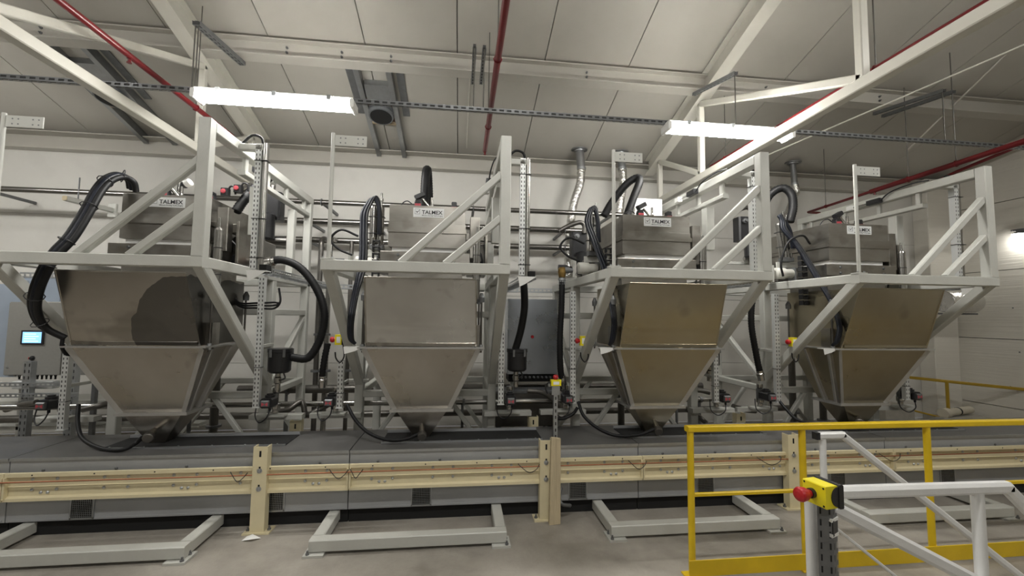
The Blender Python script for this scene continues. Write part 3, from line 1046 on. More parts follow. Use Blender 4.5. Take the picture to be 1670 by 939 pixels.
def hopper(i):
    m = 'stainless_filmed' if i == 0 else ('stainless_gold_reflect' if i >= 2 else 'stainless')
    look = ['brown-sheened stainless weighing hopper with a dark film patch', 'reflection-brightened stainless weighing hopper with cloudy stains',
            'golden reflection-tinted stainless weighing hopper', 'dull golden reflection-tinted stainless weighing hopper'][i]
    t = thing('weighing_hopper', look + ' of the ' + ['leftmost', 'second', 'third', 'rightmost'][i] + ' machine', 'hopper', (MX[i], 0, 0),
              'weighing hoppers')
    A = [(.285, 3.80), (1.255, 3.80), (1.255, 4.76), (.285, 4.76)]       # z 2.17
    Bm = [(.27, 4.02), (1.275, 4.02), (1.275, 4.74), (.27, 4.74)]        # z 1.55
    C = [(.525, 4.28), (1.005, 4.28), (1.005, 4.62), (.525, 4.62)]       # z .925
    D = [(.69, 4.37), (.83, 4.37), (.83, 4.50), (.69, 4.50)]             # z .64
    def ring(r, z):
        return [V((x, y, z)) for x, y in r]
    a, b, c, d = ring(A, 2.175), ring(Bm, 1.562), ring(C, .935), ring(D, HZ + .012)
    b2, c2 = ring(Bm, 1.540), ring(C, .915)
    # upper bin: four sheets with a folded lip at the bottom of the front one
    def shell(lo, hi, name, mt, th=.0):
        mb = MB()
        n, nv = 10, 40
        for k in range(4):
            p, q = lo[k], lo[(k + 1) % 4]
            r, s_ = hi[(k + 1) % 4], hi[k]
            nrm = (q - p).cross(s_ - p).normalized()
            vs, fs = [], []
            for v in range(nv + 1):
                for u in range(n + 1):
                    e, f = u / n, v / nv
                    rid = .0022 * math.sin(f * 44) * math.exp(-((f - .27) / .13) ** 2) * math.sin(math.pi * e) ** .5 if th > .01 and k == 0 else 0
                    pt = p.lerp(q, e).lerp(s_.lerp(r, e), f)
                    vs.append(pt + nrm * (th * math.sin(math.pi * e) ** .8 * math.sin(math.pi * f) ** .8 + rid))
            for v in range(nv):
                for u in range(n):
                    w_ = v * (n + 1) + u
                    fs.append((w_, w_ + 1, w_ + n + 2, w_ + n + 1))
            mb.add(vs, fs, True)
        return mb.build(name, mt, t)
    up = shell(b, a, 'upper_bin', 'stainless_bright_reflect' if i == 1 else m, .014)
    # raised edge beads of the upper bin
    for k in (0, 1):
        MB().bar(b[k], a[k], .012, .012, c=.003).build('corner_seam', m, up)
    MB().bar(a[0], a[1], .012, .014, c=.003).build('top_edge', m, up)
    # bulged band above the middle flange
    e0, e1 = b[0].lerp(a[0], .09), b[1].lerp(a[1], .09)
    MB().bar(b[0].lerp(a[0], .03) + V((.01, -.008, 0)), b[1].lerp(a[1], .03) + V((-.01, -.008, 0)), .012, .03, c=.004).build('fold', m, up)
    shell(c, b2, 'lower_cone', m, .006)
    # flanges
    fl1 = MB()
    fl1.box((.20, 3.985, 1.541), (1.345, 4.02, 1.556)).box((.20, 4.74, 1.541), (1.345, 4.775, 1.556))
    fl1.box((.20, 4.02, 1.541), (.27, 4.74, 1.556)).box((1.275, 4.02, 1.541), (1.345, 4.74, 1.556))
    fl1.build('middle_flange', 'edge_steel', t)
    fl2 = MB()
    fl2.box((.46, 4.25, .912), (1.07, 4.28, .938)).box((.46, 4.62, .912), (1.07, 4.65, .938))
    fl2.box((.46, 4.28, .912), (.525, 4.62, .938)).box((1.005, 4.28, .912), (1.07, 4.62, .938))
    fl2.build('bottom_flange', 'edge_steel', t)
    out = shell(d, c2, 'outlet_cone', m)
    MB().box((.69, 4.37, HZ + .008), (.83, 4.50, HZ + .03)).build('outlet_collar', 'dark_void', out)
    # side stiffeners
    for sx, xb, xc in ((-1, .27, .525), (1, 1.275, 1.005)):
        for fy in (.18, .62):
            p = V((xb, 4.02 + .72 * fy, 1.535)) + V((sx * .018, 0, 0))
            q = V((xc, 4.28 + .34 * fy, .94)) + V((sx * .018, 0, 0))
            MB().bar(q, p, .055, .035, up=(0, 1, 0), c=.004).build('side_stiffener', 'edge_steel', t)
        MB().box((xb + (0 if sx > 0 else -.05), 4.10, 1.56), (xb + (.05 if sx > 0 else 0), 4.22, 1.76)).build('side_bracket', 'stainless_head', t)
    # front edge angle of the lower cone
    for k, s in ((0, -1), (1, 1)):
        MB().bar(c[k] + V((s * .022, -.004, 0)), b2[k] + V((s * .022, -.004, 0)), .046, .008, up=(0, -1, .4), c=.002).build('edge_angle', 'edge_steel', t)
    # hanging tie rods with nuts on the middle flange
    for x in (.225, 1.32):
        for y in (4.08, 4.68):
            r = MB().cyl((x, y, 1.50), (x, y, 2.02), .010, n=8).build('tie_rod', 'dark_pipe', t)
            MB().lathe((x, y, 1.557), (0, 0, 1), [(0, .02), (.02, .02)], 6).lathe((x, y, 1.54), (0, 0, -1), [(0, .02), (.02, .02)], 6).build('nut', 'galvanised', r)
            MB().lathe((x, y, 1.98), (0, 0, 1), [(0, .028), (.05, .03), (.09, .012)], 12).build('load_cell', 'strut_grey', r)
    # sampling spout with round cap
    p0 = V((.76, 4.34, .78))
    p1 = P(*[(243, 712), (688, 709), (1073, 701), (1402, 688)][i], 4.19) - V((MX[i], 0, 0))
    dd = (p1 - p0).normalized()
    sp = MB().cyl(p0, p1, .017, n=12).cyl(p0 + dd * .05, p0 + dd * .13, .024, n=12).build('sample_spout', 'stainless_head', t)
    MB().lathe(p1 - dd * .02, dd, [(0, .03), (.01, .043), (.05, .043), (.055, .036)], 18).build('spout_cap', 'dark_pipe', sp)
    return t


def sign_parts(t, x, y, z, w=.305, h=.095):
    s = MB().box((x, y - .004, z), (x + w, y, z + h)).build('name_plate', 'sign_white', t)
    s['label'] = 'white name plate lettered TALMEX'
    rot = (math.pi / 2, 0, 0)
    # check box
    bx, bz, bs = x + .014, z + .030, .052
    mb = MB()
    for a, b in (((0, 0), (bs, .003)), ((0, bs - .003), (bs, bs)), ((0, 0), (.003, bs)), ((bs - .003, 0), (bs, bs))):
        mb.box((bx + a[0], y - .0052, bz + a[1]), (bx + b[0], y - .004, bz + b[1]))
    mb.build('check_box', 'sign_grey', s)
    ck = MB().add([(bx + .010, y - .0055, bz + .030), (bx + .024, y - .0055, bz + .012), (bx + .060, y - .0055, bz + .054),
                   (bx + .024, y - .0055, bz + .022), (bx + .015, y - .0055, bz + .033)], [(0, 1, 3, 4), (1, 2, 3)])
    ck.build('check_mark', 'sign_black', s)
    text('TALMEX', .053, s, (x + .084, y - .0052, z + .034), rot, 'sign_black', width=.205, bold=.0009)
    text('Efficient Dosing Technologies', .016, s, (x + .084, y - .0052, z + .014), rot, 'sign_black', width=.205)


def head(i):
    t = thing('dosing_head', 'boxy stainless dosing head with TALMEX plate on the ' + NEAR[i], 'dosing head', (MX[i], 0, 0), 'dosing heads')
    m = 'stainless_head'
    y0, y1 = 4.26, 5.15
    MB().cbox((.40, y0, 2.715), (1.15, y1, 2.945), .006).build('cover', m, t)
    MB().cbox((.385, y0 - .015, 2.67), (1.165, y1 + .015, 2.715), .006).build('lip', m, t)
    MB().cbox((.395, y0 - .004, 2.715), (1.155, y0 + .0, 2.765), .001).build('lip_band', m, t)
    MB().cbox((.395, y0, 2.525), (1.155, y1, 2.67), .006).build('middle_box', m, t)
    MB().cbox((.43, y0 + .03, 2.475), (1.10, y1 - .03, 2.525), .004).build('gap_strip', 'white_plastic', t)
    cp = MB().cbox((.33, y0 - .03, 2.345), (1.20, y0 + .0, 2.475), .005).build('clamp_plate', m, t)
    for x in (.50, 1.04):
        for z in (2.378, 2.44):
            MB().lathe((x, y0 - .03, z), (0, -1, 0), [(0, .016), (.004, .016), (.005, .011), (.012, .011)], 6).build('bolt', 'strut_grey', cp)
    MB().cbox((.36, y0, 2.33), (1.17, y1, 2.475), .005).build('lower_box', m, t)
    MB().cbox((.40, y0 + .04, 2.18), (1.13, y1 - .30, 2.33), .004).build('neck', 'stainless_head', t)
    # upright channel at the side, carrying arm
    MB().cbox((1.20, 4.30, 2.44), (1.30, 4.40, 2.86), .006).build('side_channel', m, t)
    MB().cbox((1.15, 4.55, 2.66), (1.44, 4.63, 2.75), .006).build('carrying_arm', m, t)
    MB().box((1.155, 4.45, 2.45), (1.165, 5.10, 2.66)).build('side_plate', 'dark_pipe', t)
    MB().cbox((1.175, 4.66, 2.31), (1.40, 5.12, 2.64), .012).build('drive_housing', 'dark_pipe', t)
    MB().lathe((1.30, 4.60, 2.38), (0, 1, 0), [(-.12, .05), (-.10, .06), (.06, .062)], 16).build('gear_motor', 'black_plastic', t)
    MB().cbox((1.36, 4.34, 2.33), (1.385, 4.60, 2.74), .003).build('guard_plate', 'stainless_head', t)
    MB().cbox((.20, 4.80, 2.31), (.36, 5.10, 2.56), .012).build('rear_gearbox', 'dark_pipe', t)
    MB().tube([(1.22, 4.48, 2.70), (1.25, 4.46, 2.58), (1.32, 4.44, 2.50), (1.34, 4.44, 2.35), (1.30, 4.42, 2.24)], .010, 6).build('drive_cable', 'black_plastic', t)
    # shiny vertical cylinder right of the box
    MB().lathe((1.27, 4.22, 2.02), (0, 0, 1), [(0, .035), (.02, .037), (.60, .037), (.62, .03), (.63, .012), (.72, .012)], 16).build('lift_cylinder', 'pipe_steel', t)
    for z in (2.20, 2.45):
        MB().lathe((1.27, 4.22, z), (0, 0, 1), [(0, .039), (.006, .039)], 16).build('cable_tie', 'black_plastic', t)
    sign_parts(t, .632, y0, 2.828)
    # switches on the cover
    for (sx, sy, tall) in ((.66, 4.42, True), (1.03, 4.5, False)):
        s = MB().cbox((sx - .035, sy - .035, 2.945), (sx + .035, sy + .035, 3.02), .01).build('switch_base', 'black_plastic', t)
        MB().cbox((sx - .03, sy - .037, 2.965), (sx + .03, sy - .034, 3.0), .002).build('red_lens', 'pink_plastic', s)
        MB().cbox((sx - .028, sy - .03, 3.02), (sx + .028, sy + .03, 3.055 if not tall else 3.04), .008).build('switch_cap', 'black_plastic', s)
        if tall:
            MB().bar((sx - .03, sy - .01, 3.06), (sx + .06, sy, 3.11), .06, .05).build('sensor_head', 'black_plastic', s)
            MB().cyl((sx + .04, sy, 3.06), (sx + .13, sy, 2.96), .016, n=10).lathe((sx + .14, sy, 2.945), (0, 0, 1), [(0, .02), (.05, .02), (.06, .014), (.13, .014)], 10
                   ).build('elbow_fitting', 'pipe_steel', s)
    MB().tube([(.60, 4.42, 3.0), (.55, 4.42, 3.03), (.50, 4.44, 3.01), (.47, 4.46, 2.95)], .006, 6).build('switch_cable', 'black_plastic', t)
    return t


FR, HO, HE = [], [], []
for i in range(4):
    FR.append(frame(i))
    HO.append(hopper(i))
    HE.append(head(i))


# poles with drilled plates at the left end of each platform
for i in range(4):
    t = thing('bracket_pole', 'slim grey pole with a drilled plate on the platform of the ' + WHICH[i] + ' machine', 'pole', (MX[i] + .045, 3.575, 2.29),
              'bracket poles')
    MB().cbox((-.05, -.04, 0), (.05, .04, .012), .002).build('base_plate', 'frame_paint', t)
    MB().cyl((0, 0, .01), (0, 0, 1.06), .016, n=12).build('pole', 'frame_paint', t)
    pl = MB().cbox((.016, -.004, .955), (.27, .004, 1.045), .001).build('drilled_plate', 'frame_paint', t)
    for x in (.06, .10, .20, .24):
        for z in (.98, 1.02):
            MB().lathe((x, -.004, z), (0, -1, 0), [(0, .006), (.0012, .006)], 8).build('hole', 'strut_grey', pl)
    for x in (-.035, .035):
        MB().lathe((x, -.02, .012), (0, 0, 1), [(0, .009), (.012, .009)], 6).build('bolt', 'galvanised', t)

# tall perforated cable trunking hanging from the top arm at the right of each frame
ut = None
for i in range(4):
    loc = (MX[i] + 1.70, 4.0, 2.24)
    lb = 'tall perforated cable trunking hanging from the top arm of the ' + WHICH[i] + ' machine'
    if ut is None:
        ut = thing('cable_trunking', lb, 'cable trunking', loc, 'upright cable trunkings')
        MB().slots((-.03, -.03, 0), (0, 0, 1), (1, 0, 0), (0, -1, 0), 1.14, .05, .06, .042, 2, .5, .16).build('perforated_face', 'trunking', ut)
        MB().box((-.028, -.028, 0), (.018, .02, 1.13)).build('cable_bundle', 'black_plastic', ut)
        MB().cyl((.045, 0, -.02), (.045, 0, 1.15), .026, n=14).build('shiny_tube', 'pipe_steel', ut)
        for z in (.10, .45, .98):
            MB().cbox((-.036, -.036, z), (.075, .03, z + .006), .001).build('cable_tie', 'black_plastic', ut)
        MB().tube([(.02, 0, 1.12), (.0, .0, 1.20), (-.08, 0, 1.22), (-.16, 0, 1.14)], .012, 8).build('cable_loop', 'black_rubber', ut)
        br = MB().box((-.05, -.05, -.02), (.12, .05, -.012)).build('bottom_bracket', 'white_plastic', ut)
        MB().hexa([(-.03, -.05, -.11), (.03, -.05, -.08), (.03, -.046, -.08), (-.03, -.046, -.11), (-.045, -.05, -.02), (.115, -.05, -.02), (.115, -.046, -.02), (-.045, -.046, -.02)]
                  ).build('gusset', 'white_plastic', br)
        MB().box((.06, -.048, -.012), (.12, .048, .04)).build('open_channel', 'dark_void', ut)
    else:
        clone(ut, loc, lb)

# lower trunkings (left and right of each frame)
def lower_trunk(loc, h, label, side=1):
    t = thing('cable_trunking', label, 'cable trunking', loc, 'upright cable trunkings')
    MB().slots((-.03, -.03, 0), (0, 0, 1), (1, 0, 0), (0, -1, 0), h, .055, .05, .042, 2, .5, .16).build('perforated_face', 'trunking', t)
    MB().box((-.028, -.027, .005), (.023, .02, h)).build('cable_bundle', 'black_plastic', t)
    MB().cbox((-.04, -.034, -.006), (.034, .02, 0), .001).build('end_lip', 'trunking', t)
    MB().cbox((-.01, .02, h * .45), (.01, .29, h * .45 + .03), .003).cbox((-.01, .26, h * .45), (side * .22, .29, h * .45 + .03), .003).build('fixing_arm', 'frame_paint', t)
    MB().cbox((-.034, -.0335, h * .3), (.030, .024, h * .3 + .006), .001).build('cable_tie', 'black_plastic', t)
    return t


for i in range(4):
    lower_trunk((MX[i] + 1.56, 4.5, .93), [1.28, .75, .56, .5][i], 'lower perforated trunking right of the ' + WHICH[i] + ' hopper', -.55)
for i, (h, z) in enumerate(((.85, .74), (.47, .91), (1.2, .93), (1.24, .91))):
    lower_trunk((MX[i] - (.07 if i else .16), 4.53, z), h, 'lower perforated trunking left of the ' + WHICH[i] + ' hopper')


# actuated valves with red indicators
def valve(loc, label, mirror=1):
    t = thing('actuated_valve', label, 'valve', loc, 'actuated valves')
    MB().cbox((-.055, -.10, -.045), (.055, .04, .05), .014).build('actuator_body', 'black_plastic', t)
    MB().cbox((-.035, -.135, -.03), (.035, -.10, .035), .012).build('indicator_housing', 'strut_grey', t)
    for s in (-1, 1):
        MB().add([(0, -.1365, 0), (s * .028, -.1365, -.020), (s * .028, -.1365, .020)], [(0, 1, 2) if s > 0 else (0, 2, 1)]).add(
            [(0, -.137, 0), (s * .028, -.137, -.020), (s * .028, -.137, .020)], [(0, 2, 1) if s > 0 else (0, 1, 2)]).build('red_indicator', 'pink_plastic', t)
    MB().lathe((0, -.02, .05), (0, 0, 1), [(0, .045), (.02, .045), (.022, .03), (.035, .03)], 14).build('top_cap', 'black_plastic', t)
    MB().cbox((-.03, .03, -.06), (.03, .12, .07), .008).build('mounting_yoke', 'strut_grey', t)
    MB().lathe((mirror * .01, .10, -.13), (0, 0, 1), [(0, .03), (.03, .03), (.04, .042), (.09, .042), (.10, .025), (.20, .025), (.21, .036), (.25, .036)], 14).build('valve_body', 'pipe_steel', t)
    MB().lathe((.02, -.06, -.045), (0, 0, -1), [(0, .012), (.03, .012)], 8).build('cable_gland', 'blue_hose', t)
    MB().tube([(.02, -.06, -.07), (.0, -.08, -.14), (-.07, -.06, -.19), (-.13, -.02, -.14), (-.13, 0, -.03)], .006, 6).build('cable_loop', 'black_plastic', t)
    MB().cbox((-.12, .02, -.16), (.12, .14, -.14), .003).build('bracket_shelf', 'frame_paint', t)
    MB().cbox((-.26, .13, -.21), (.26, .23, -.16), .003).build('bracket_arm', 'frame_paint', t)
    return t


vp = valve((MX[0] + 1.66, 4.56, .967), 'black valve with red indicator below the filter right of the leftmost hopper')
vl = ['black valve with red indicator below the filter right of the second hopper', 'black valve with red indicator right of the third hopper',
      'black valve with red indicator right of the rightmost hopper']
for i in (1, 2, 3):
    clone(vp, (MX[i] + 1.66, 4.56, .967), vl[i - 1])
vl = ['black valve with red indicator left of the leftmost hopper under the touch screen cabinet', 'black valve with red indicator left of the second hopper',
      'black valve with red indicator behind the free-standing stop button', 'black valve with red indicator left of the rightmost hopper']
for i, dx in enumerate((-.32, -.17, -.12, -.17)):
    clone(vp, (MX[i] + dx, 4.6, .965), vl[i])


# black filter canisters
def canister(loc, label):
    t = thing('filter_canister', label, 'filter', loc, 'black filter canisters')
    MB().lathe((0, 0, 0), (0, 0, 1), [(0, .085), (.02, .105), (.20, .108), (.205, .114), (.24, .114)], 22).build('canister', 'black_plastic', t)
    for a in (-2.0, -.9, .6):
        MB().cbox((math.cos(a) * .114 - .012, math.sin(a) * .114 - .008, .16), (math.cos(a) * .114 + .012, math.sin(a) * .114 + .008, .235), .004).build('clip', 'strut_grey', t)
    MB().lathe((-.01, 0, -.17), (0, 0, 1), [(0, .026), (.06, .026), (.07, .034), (.12, .034), (.13, .026), (.18, .026)], 12).build('outlet_pipe', 'pipe_steel', t)
    MB().tube([(.04, 0, .0), (.06, -.01, -.05), (.03, -.02, -.07), (-.01, -.02, -.07)], .008, 6).build('drain_tube', 'black_plastic', t)
    return t


cp = canister((MX[0] + 1.74, 4.53, 1.26), 'black filter canister fed by the wide curved hose right of the leftmost hopper')
clone(cp, (MX[1] + 1.74, 4.60, 1.26), 'black filter canister before the steel cabinet')
clone(cp, (MX[2] + 1.60, 4.66, 1.30), 'black filter canister half hidden right of the third hopper')


# emergency stop boxes on the machines: yellow box, red mushroom pointing left
def estop(loc, label, top=False):
    t = thing('emergency_stop', label, 'stop button', loc, 'emergency stop boxes')
    MB().cbox((-.035, -.035, -.05), (.03, .02, .05), .004).build('yellow_lid', 'bright_yellow', t)
    MB().cbox((.03, -.035, -.05), (.05, .02, .05), .003).build('black_base', 'black_plastic', t)
    MB().box((-.018, -.0358, -.03), (.018, -.035, .03)).build('white_label', 'sign_white', t)
    MB().lathe((-.035, -.008, 0), (-1, 0, 0), [(0, .018), (.014, .018), (.016, .026), (.030, .030), (.044, .024), (.05, .012)], 16).build('red_button', 'red_plastic', t)
    MB().tube([(.04, -.01, -.05), (.055, -.02, -.16), (.02, -.02, -.22), (-.02, -.02, -.18), (-.03, -.02, -.12)], .007, 6).build('cable', 'black_plastic', t)
    return t


ep = estop((MX[1] - .06, 4.37, 1.60), 'yellow stop box with red button left of the second hopper')
clone(ep, (MX[2] + .005, 4.40, 1.60), 'yellow stop box with red button left of the third hopper')
clone(ep, (MX[3] + .03, 4.40, 1.60), 'yellow stop box with red button left of the rightmost hopper')

# free-standing stop button on a slotted post
t = thing('stop_button_post', 'slotted grey post with yellow stop box and red button on top, beside the plank', 'stop button', (.955, 4.24, HZ))
MB().slots((-.02, -.02, 0), (0, 0, 1), (1, 0, 0), (0, -1, 0), .50, .04, .04, .06, 1, .5, .16).build('slotted_post', 'galvanised', t)
MB().box((-.018, -.017, 0), (.018, .018, .50)).build('post_core', 'backing_dark', t)
MB().cbox((-.042, -.03, .44), (.042, -.02, .53), .003).build('mounting_plate', 'galvanised', t)
MB().cbox((-.05, -.045, .53), (.05, .015, .59), .004).build('yellow_lid', 'bright_yellow', t)
MB().cbox((-.05, .015, .525), (.05, .03, .59), .003).build('black_base', 'black_plastic', t)
MB().box((-.03, -.0458, .545), (.03, -.045, .575)).build('white_label', 'sign_white', t)
MB().lathe((0, -.012, .59), (0, 0, 1), [(0, .018), (.012, .018), (.014, .026), (.028, .030), (.042, .024), (.048, .012)], 16).build('red_button', 'red_plastic', t)
for s in (-1, 1):
    MB().tube([(s * .05, 0, .56), (s * .085, 0, .55), (s * .10, 0, .50), (s * .08, .0, .45)], .008, 6).build('cable', 'black_plastic', t)


# pneumatic cylinder clusters at the left of each dosing head (second to fourth machines)
def cluster(i, label):
    t = thing('pneumatic_cylinder', label, 'cylinder', (MX[i] + .21, 4.67, 2.60), 'pneumatic cylinders')
    tilt = V((-.10, 0, 1)).normalized() if i == 3 else V((0, 0, 1))
    for dx in (-.045, .03):
        MB().lathe((dx, 0, 0), tilt, [(0, .035), (.02, .038), (.40, .038), (.42, .034)], 16).build('cylinder_barrel', 'pipe_steel', t)
    c = V((.03, 0, 0)) + tilt * .42
    MB().lathe(c, tilt, [(0, .014), (.06, .014), (.061, .024), (.09, .024), (.091, .014), (.15, .014)], 12).build('piston_rod', 'pipe_steel', t)
    for z in (.12, .30):
        p = tilt * z
        MB().cbox((p.x - .09, -.042, z), (p.x + .075, .042, z + .006), .001).build('cable_tie', 'black_plastic', t)
    MB().cbox((-.07, -.04, -.05), (.07, .04, 0), .006).build('lower_clamp', 'strut_grey', t)
    MB().cbox((-.10, .03, -.12), (.20, .05, -.05), .004).build('mounting_plate', 'frame_paint', t)
    MB().cyl((-.045, -.05, .0), (-.045, -.05, .07), .014, n=10).cyl((.03, -.05, .0), (.03, -.05, .05), .014, n=10).build('push_fitting', 'pipe_steel', t)
    return t


for i in (1, 2, 3):
    cluster(i, 'pair of shiny pneumatic cylinders at the left of the %s machine head' % WHICH[i])


def hose(pts, r, label, material='black_rubber', ribs=0.0, fit=None, name='hose', group=None, n=10, pitch=.03):
    p0 = V(pts[0])
    loc = [V(p) - p0 for p in pts]
    if fit is None:
        o = MB().tube(loc, r, n, 7, ribs, pitch).build(name, material)
        o.location = p0
        return tag(o, label, 'hose', group)
    t = thing(name, label, 'hose', p0, group)
    MB().tube(loc, r, n, 7, ribs, pitch).build('hose_body', material, t)
    for e in fit:
        q, d = (loc[0], loc[1] - loc[0]) if e == 0 else (loc[-1], loc[-2] - loc[-1])
        d = d.normalized()
        MB().lathe(q - d * .02, d, [(0, r * 1.1), (.06, r * 1.15), (.065, r * 1.3), (.085, r * 1.3), (.09, r * 1.1), (.12, r * 1.1)], 12).build('hose_coupling', 'pipe_steel', t)
    return t


def ties(pts_tied, r, parent_label, cat='cable tie'):
    pass


# loops of blue-black air hoses over the cylinders, falling behind the platform rail to the flange bracket
for i in (1, 2, 3):
    x0 = MX[i]
    for k in range(3):
        o = k * .028
        tilt = -.10 if i == 3 else 0
        pts = [(x0 + .235 + o * .5, 4.60, 2.70), (x0 + .23 + o * .4 + tilt * .3, 4.60, 2.93), (x0 + .205 + o * .4 + tilt, 4.60, 3.045 + .012 * k), (x0 + .16 + o * .6 + tilt, 4.59, 3.085 + .012 * k),
               (x0 + .115 + o * .8 + tilt * .4, 4.57, 3.03), (x0 + .075 + o + tilt * .2, 4.52, 2.90), (x0 + [0, .09, .12, .16][i] + o, 4.45, 2.70), (x0 + [0, .125, .20, .24][i] + o, 4.30, 2.35),
               (x0 + [0, .12, .20, .25][i] + o * .7, 4.12, 2.05), (x0 + [0, .12, .19, .22][i] + o * .6, 4.0, 1.80), (x0 + [0, .13, .17, .18][i] + o * .5, 3.99, 1.64), (x0 + .17, 4.03, 1.585)]
        hose(pts, .016 if k < 2 else .012, '%s air hose of the bundle looping over the cylinders of the %s machine' % (['outer', 'middle', 'inner'][k], WHICH[i]),
             'blue_hose' if k < 2 else 'black_rubber', name='air_hose', group='air hose loops')
    # white bracket that catches the bundle
    b = thing('hose_bracket', 'small white angle bracket holding the hoses at the %s hopper flange' % WHICH[i], 'bracket', (x0 + .17, 4.06, 1.56))
    MB().cbox((-.10, -.03, -.012), (.06, .05, -.004), .001).build('bracket_plate', 'white_plastic', b)
    MB().hexa([(-.09, -.03, -.07), (.0, -.03, -.045), (.0, -.026, -.045), (-.09, -.026, -.07), (-.10, -.03, -.012), (.06, -.03, -.012), (.06, -.026, -.012), (-.10, -.026, -.012)]
              ).build('gusset', 'white_plastic', b)
    # side loop of thin black cable
    hose([(x0 + .05, 4.5, 2.66), (x0 - .12, 4.5, 2.72), (x0 - .22, 4.5, 2.62), (x0 - .14, 4.5, 2.52), (x0 + .0, 4.5, 2.46)] if i != 3 else
         [(x0 + .38, 4.5, 2.75), (x0 + .2, 4.4, 2.82), (x0 + .02, 4.4, 2.74), (x0 - .08, 4.4, 2.5), (x0 - .06, 4.4, 2.34)], .012,
         'thin black cable loop left of the %s machine head' % WHICH[i], name='cable_loop', group='thin cable loops')
    # energy chain
    e = thing('energy_chain', 'black link chain standing at the left of the %s machine head' % WHICH[i], 'energy chain', (x0 + .27, 4.34, 2.02))
    if i == 3:
        e.location = (x0 + .23, 4.45, 2.02)
    ch = MB()
    for k in range(9):
        z = k * .065
        ch.cbox((-.035, -.03, z), (-.025, .03, z + .055), .003).cbox((.025, -.03, z), (.035, .03, z + .055), .003)
    ch.build('side_links', 'black_plastic', e)
    for k in range(9):
        MB().cbox((-.03, -.028, k * .065 + .04), (.03, .028, k * .065 + .052), .003).build('cross_link', 'black_plastic', e)
    # horizontal grey motor with bracket and brass / dark fittings
    mo = thing('drive_motor', 'cream cylindrical drive motor at the left of the %s machine platform' % WHICH[i], 'motor', (x0 + .07, 4.62, 2.40), 'drive motors')
    MB().lathe((-.07, 0, 0), (1, 0, 0), [(0, .04), (.015, .066), (.13, .068), (.135, .055), (.26, .055)], 18).build('motor_shell', 'grey_enamel', mo)
    MB().cbox((-.13, -.05, -.11), (-.10, .05, .09), .004).build('end_bracket', 'frame_paint', mo)
    MB().cbox((.16, -.06, -.11), (.18, .06, .07), .004).build('end_bracket', 'strut_grey', mo)
    MB().lathe((-.13, 0, .0), (-1, 0, 0), [(0, .02), (.05, .02), (.052, .035), (.15, .035)], 12).build('shaft_coupling', 'black_plastic', mo)

# brass elbows and hoses dropping from them, left of the third and fourth machines
for i, (lab, pts) in enumerate((
        ('straight black hose dropping before the steel cabinet, left of the third machine', [(1.10, 4.58, 2.33), (1.095, 4.57, 2.0), (1.075, 4.56, 1.6), (1.09, 4.58, 1.27), (1.13, 4.62, 1.12)]),
        ('ribbed black hose dropping between the third and rightmost machines', [(3.50, 4.58, 2.30), (3.40, 4.6, 2.10), (3.37, 4.6, 1.8), (3.42, 4.6, 1.45), (3.49, 4.62, 1.16)]))):
    hose(pts, .034, lab, ribs=.05 if i else .03, fit=(1,), name='drop_hose', group='drop hoses')
    q = V(pts[0])
    b = thing('elbow_fitting', ['worn brass elbow on top of the straight hose left of the third machine', 'round steel elbow on top of the ribbed hose left of the rightmost machine'][i],
              'fitting', q)
    MB().lathe((0, 0, -.05), (0, 0, 1), [(0, .034), (.03, .040), (.06, .045), (.10, .045), (.12, .03)], 14).build('elbow_body', 'brass' if i == 0 else 'pipe_steel', b)
    MB().lathe((.03, 0, .04), (1, 0, 0), [(0, .035), (.05, .035), (.052, .028), (.09, .028)], 12).build('side_branch', 'strut_grey', b)
    MB().lathe((0, 0, -.12), (0, 0, 1), [(0, .036), (.04, .036), (.045, .042), (.07, .042)], 12).build('lower_nut', 'galvanised', b)
hose([(-1.36, 4.58, 1.55), (-1.385, 4.58, 1.40), (-1.40, 4.58, 1.25), (-1.405, 4.6, 1.12)], .032, 'ribbed black hose below the stop box left of the second machine',
     ribs=.07, fit=(1,), name='drop_hose', group='drop hoses')

# big curved hose right of the leftmost machine
q0 = P(432, 427, 4.6)
hose([q0, P(460, 424, 4.6), P(490, 437, 4.6), P(516, 470, 4.6), P(529, 510, 4.6), P(523, 550, 4.6), P(503, 583, 4.57), (-1.70, 4.54, 1.41)], .040,
     'thick black hose curving from the leftmost machine down to the filter canister', fit=(0,), name='curved_hose', ribs=.03)
t = thing('hose_union', 'brown threaded pipe union feeding the thick curved hose', 'fitting', q0)
MB().lathe((-.10, 0, 0), (1, 0, 0), [(0, .04), (.05, .05), (.10, .045), (.11, .035), (.20, .035)], 14).build('union_nut', 'rust_fitting', t)
MB().cyl((-.30, 0, 0), (-.08, 0, 0), .034, n=14).build('inlet_pipe', 'dark_pipe', t)
# hose into the second canister
hose([P(853, 455, 4.5), P(855, 475, 4.5), P(855, 505, 4.55), P(849, 540, 4.6), P(838, 578, 4.62)], .040, 'black hose dropping into the filter canister before the steel cabinet',
     name='drop_hose', group='drop hoses')

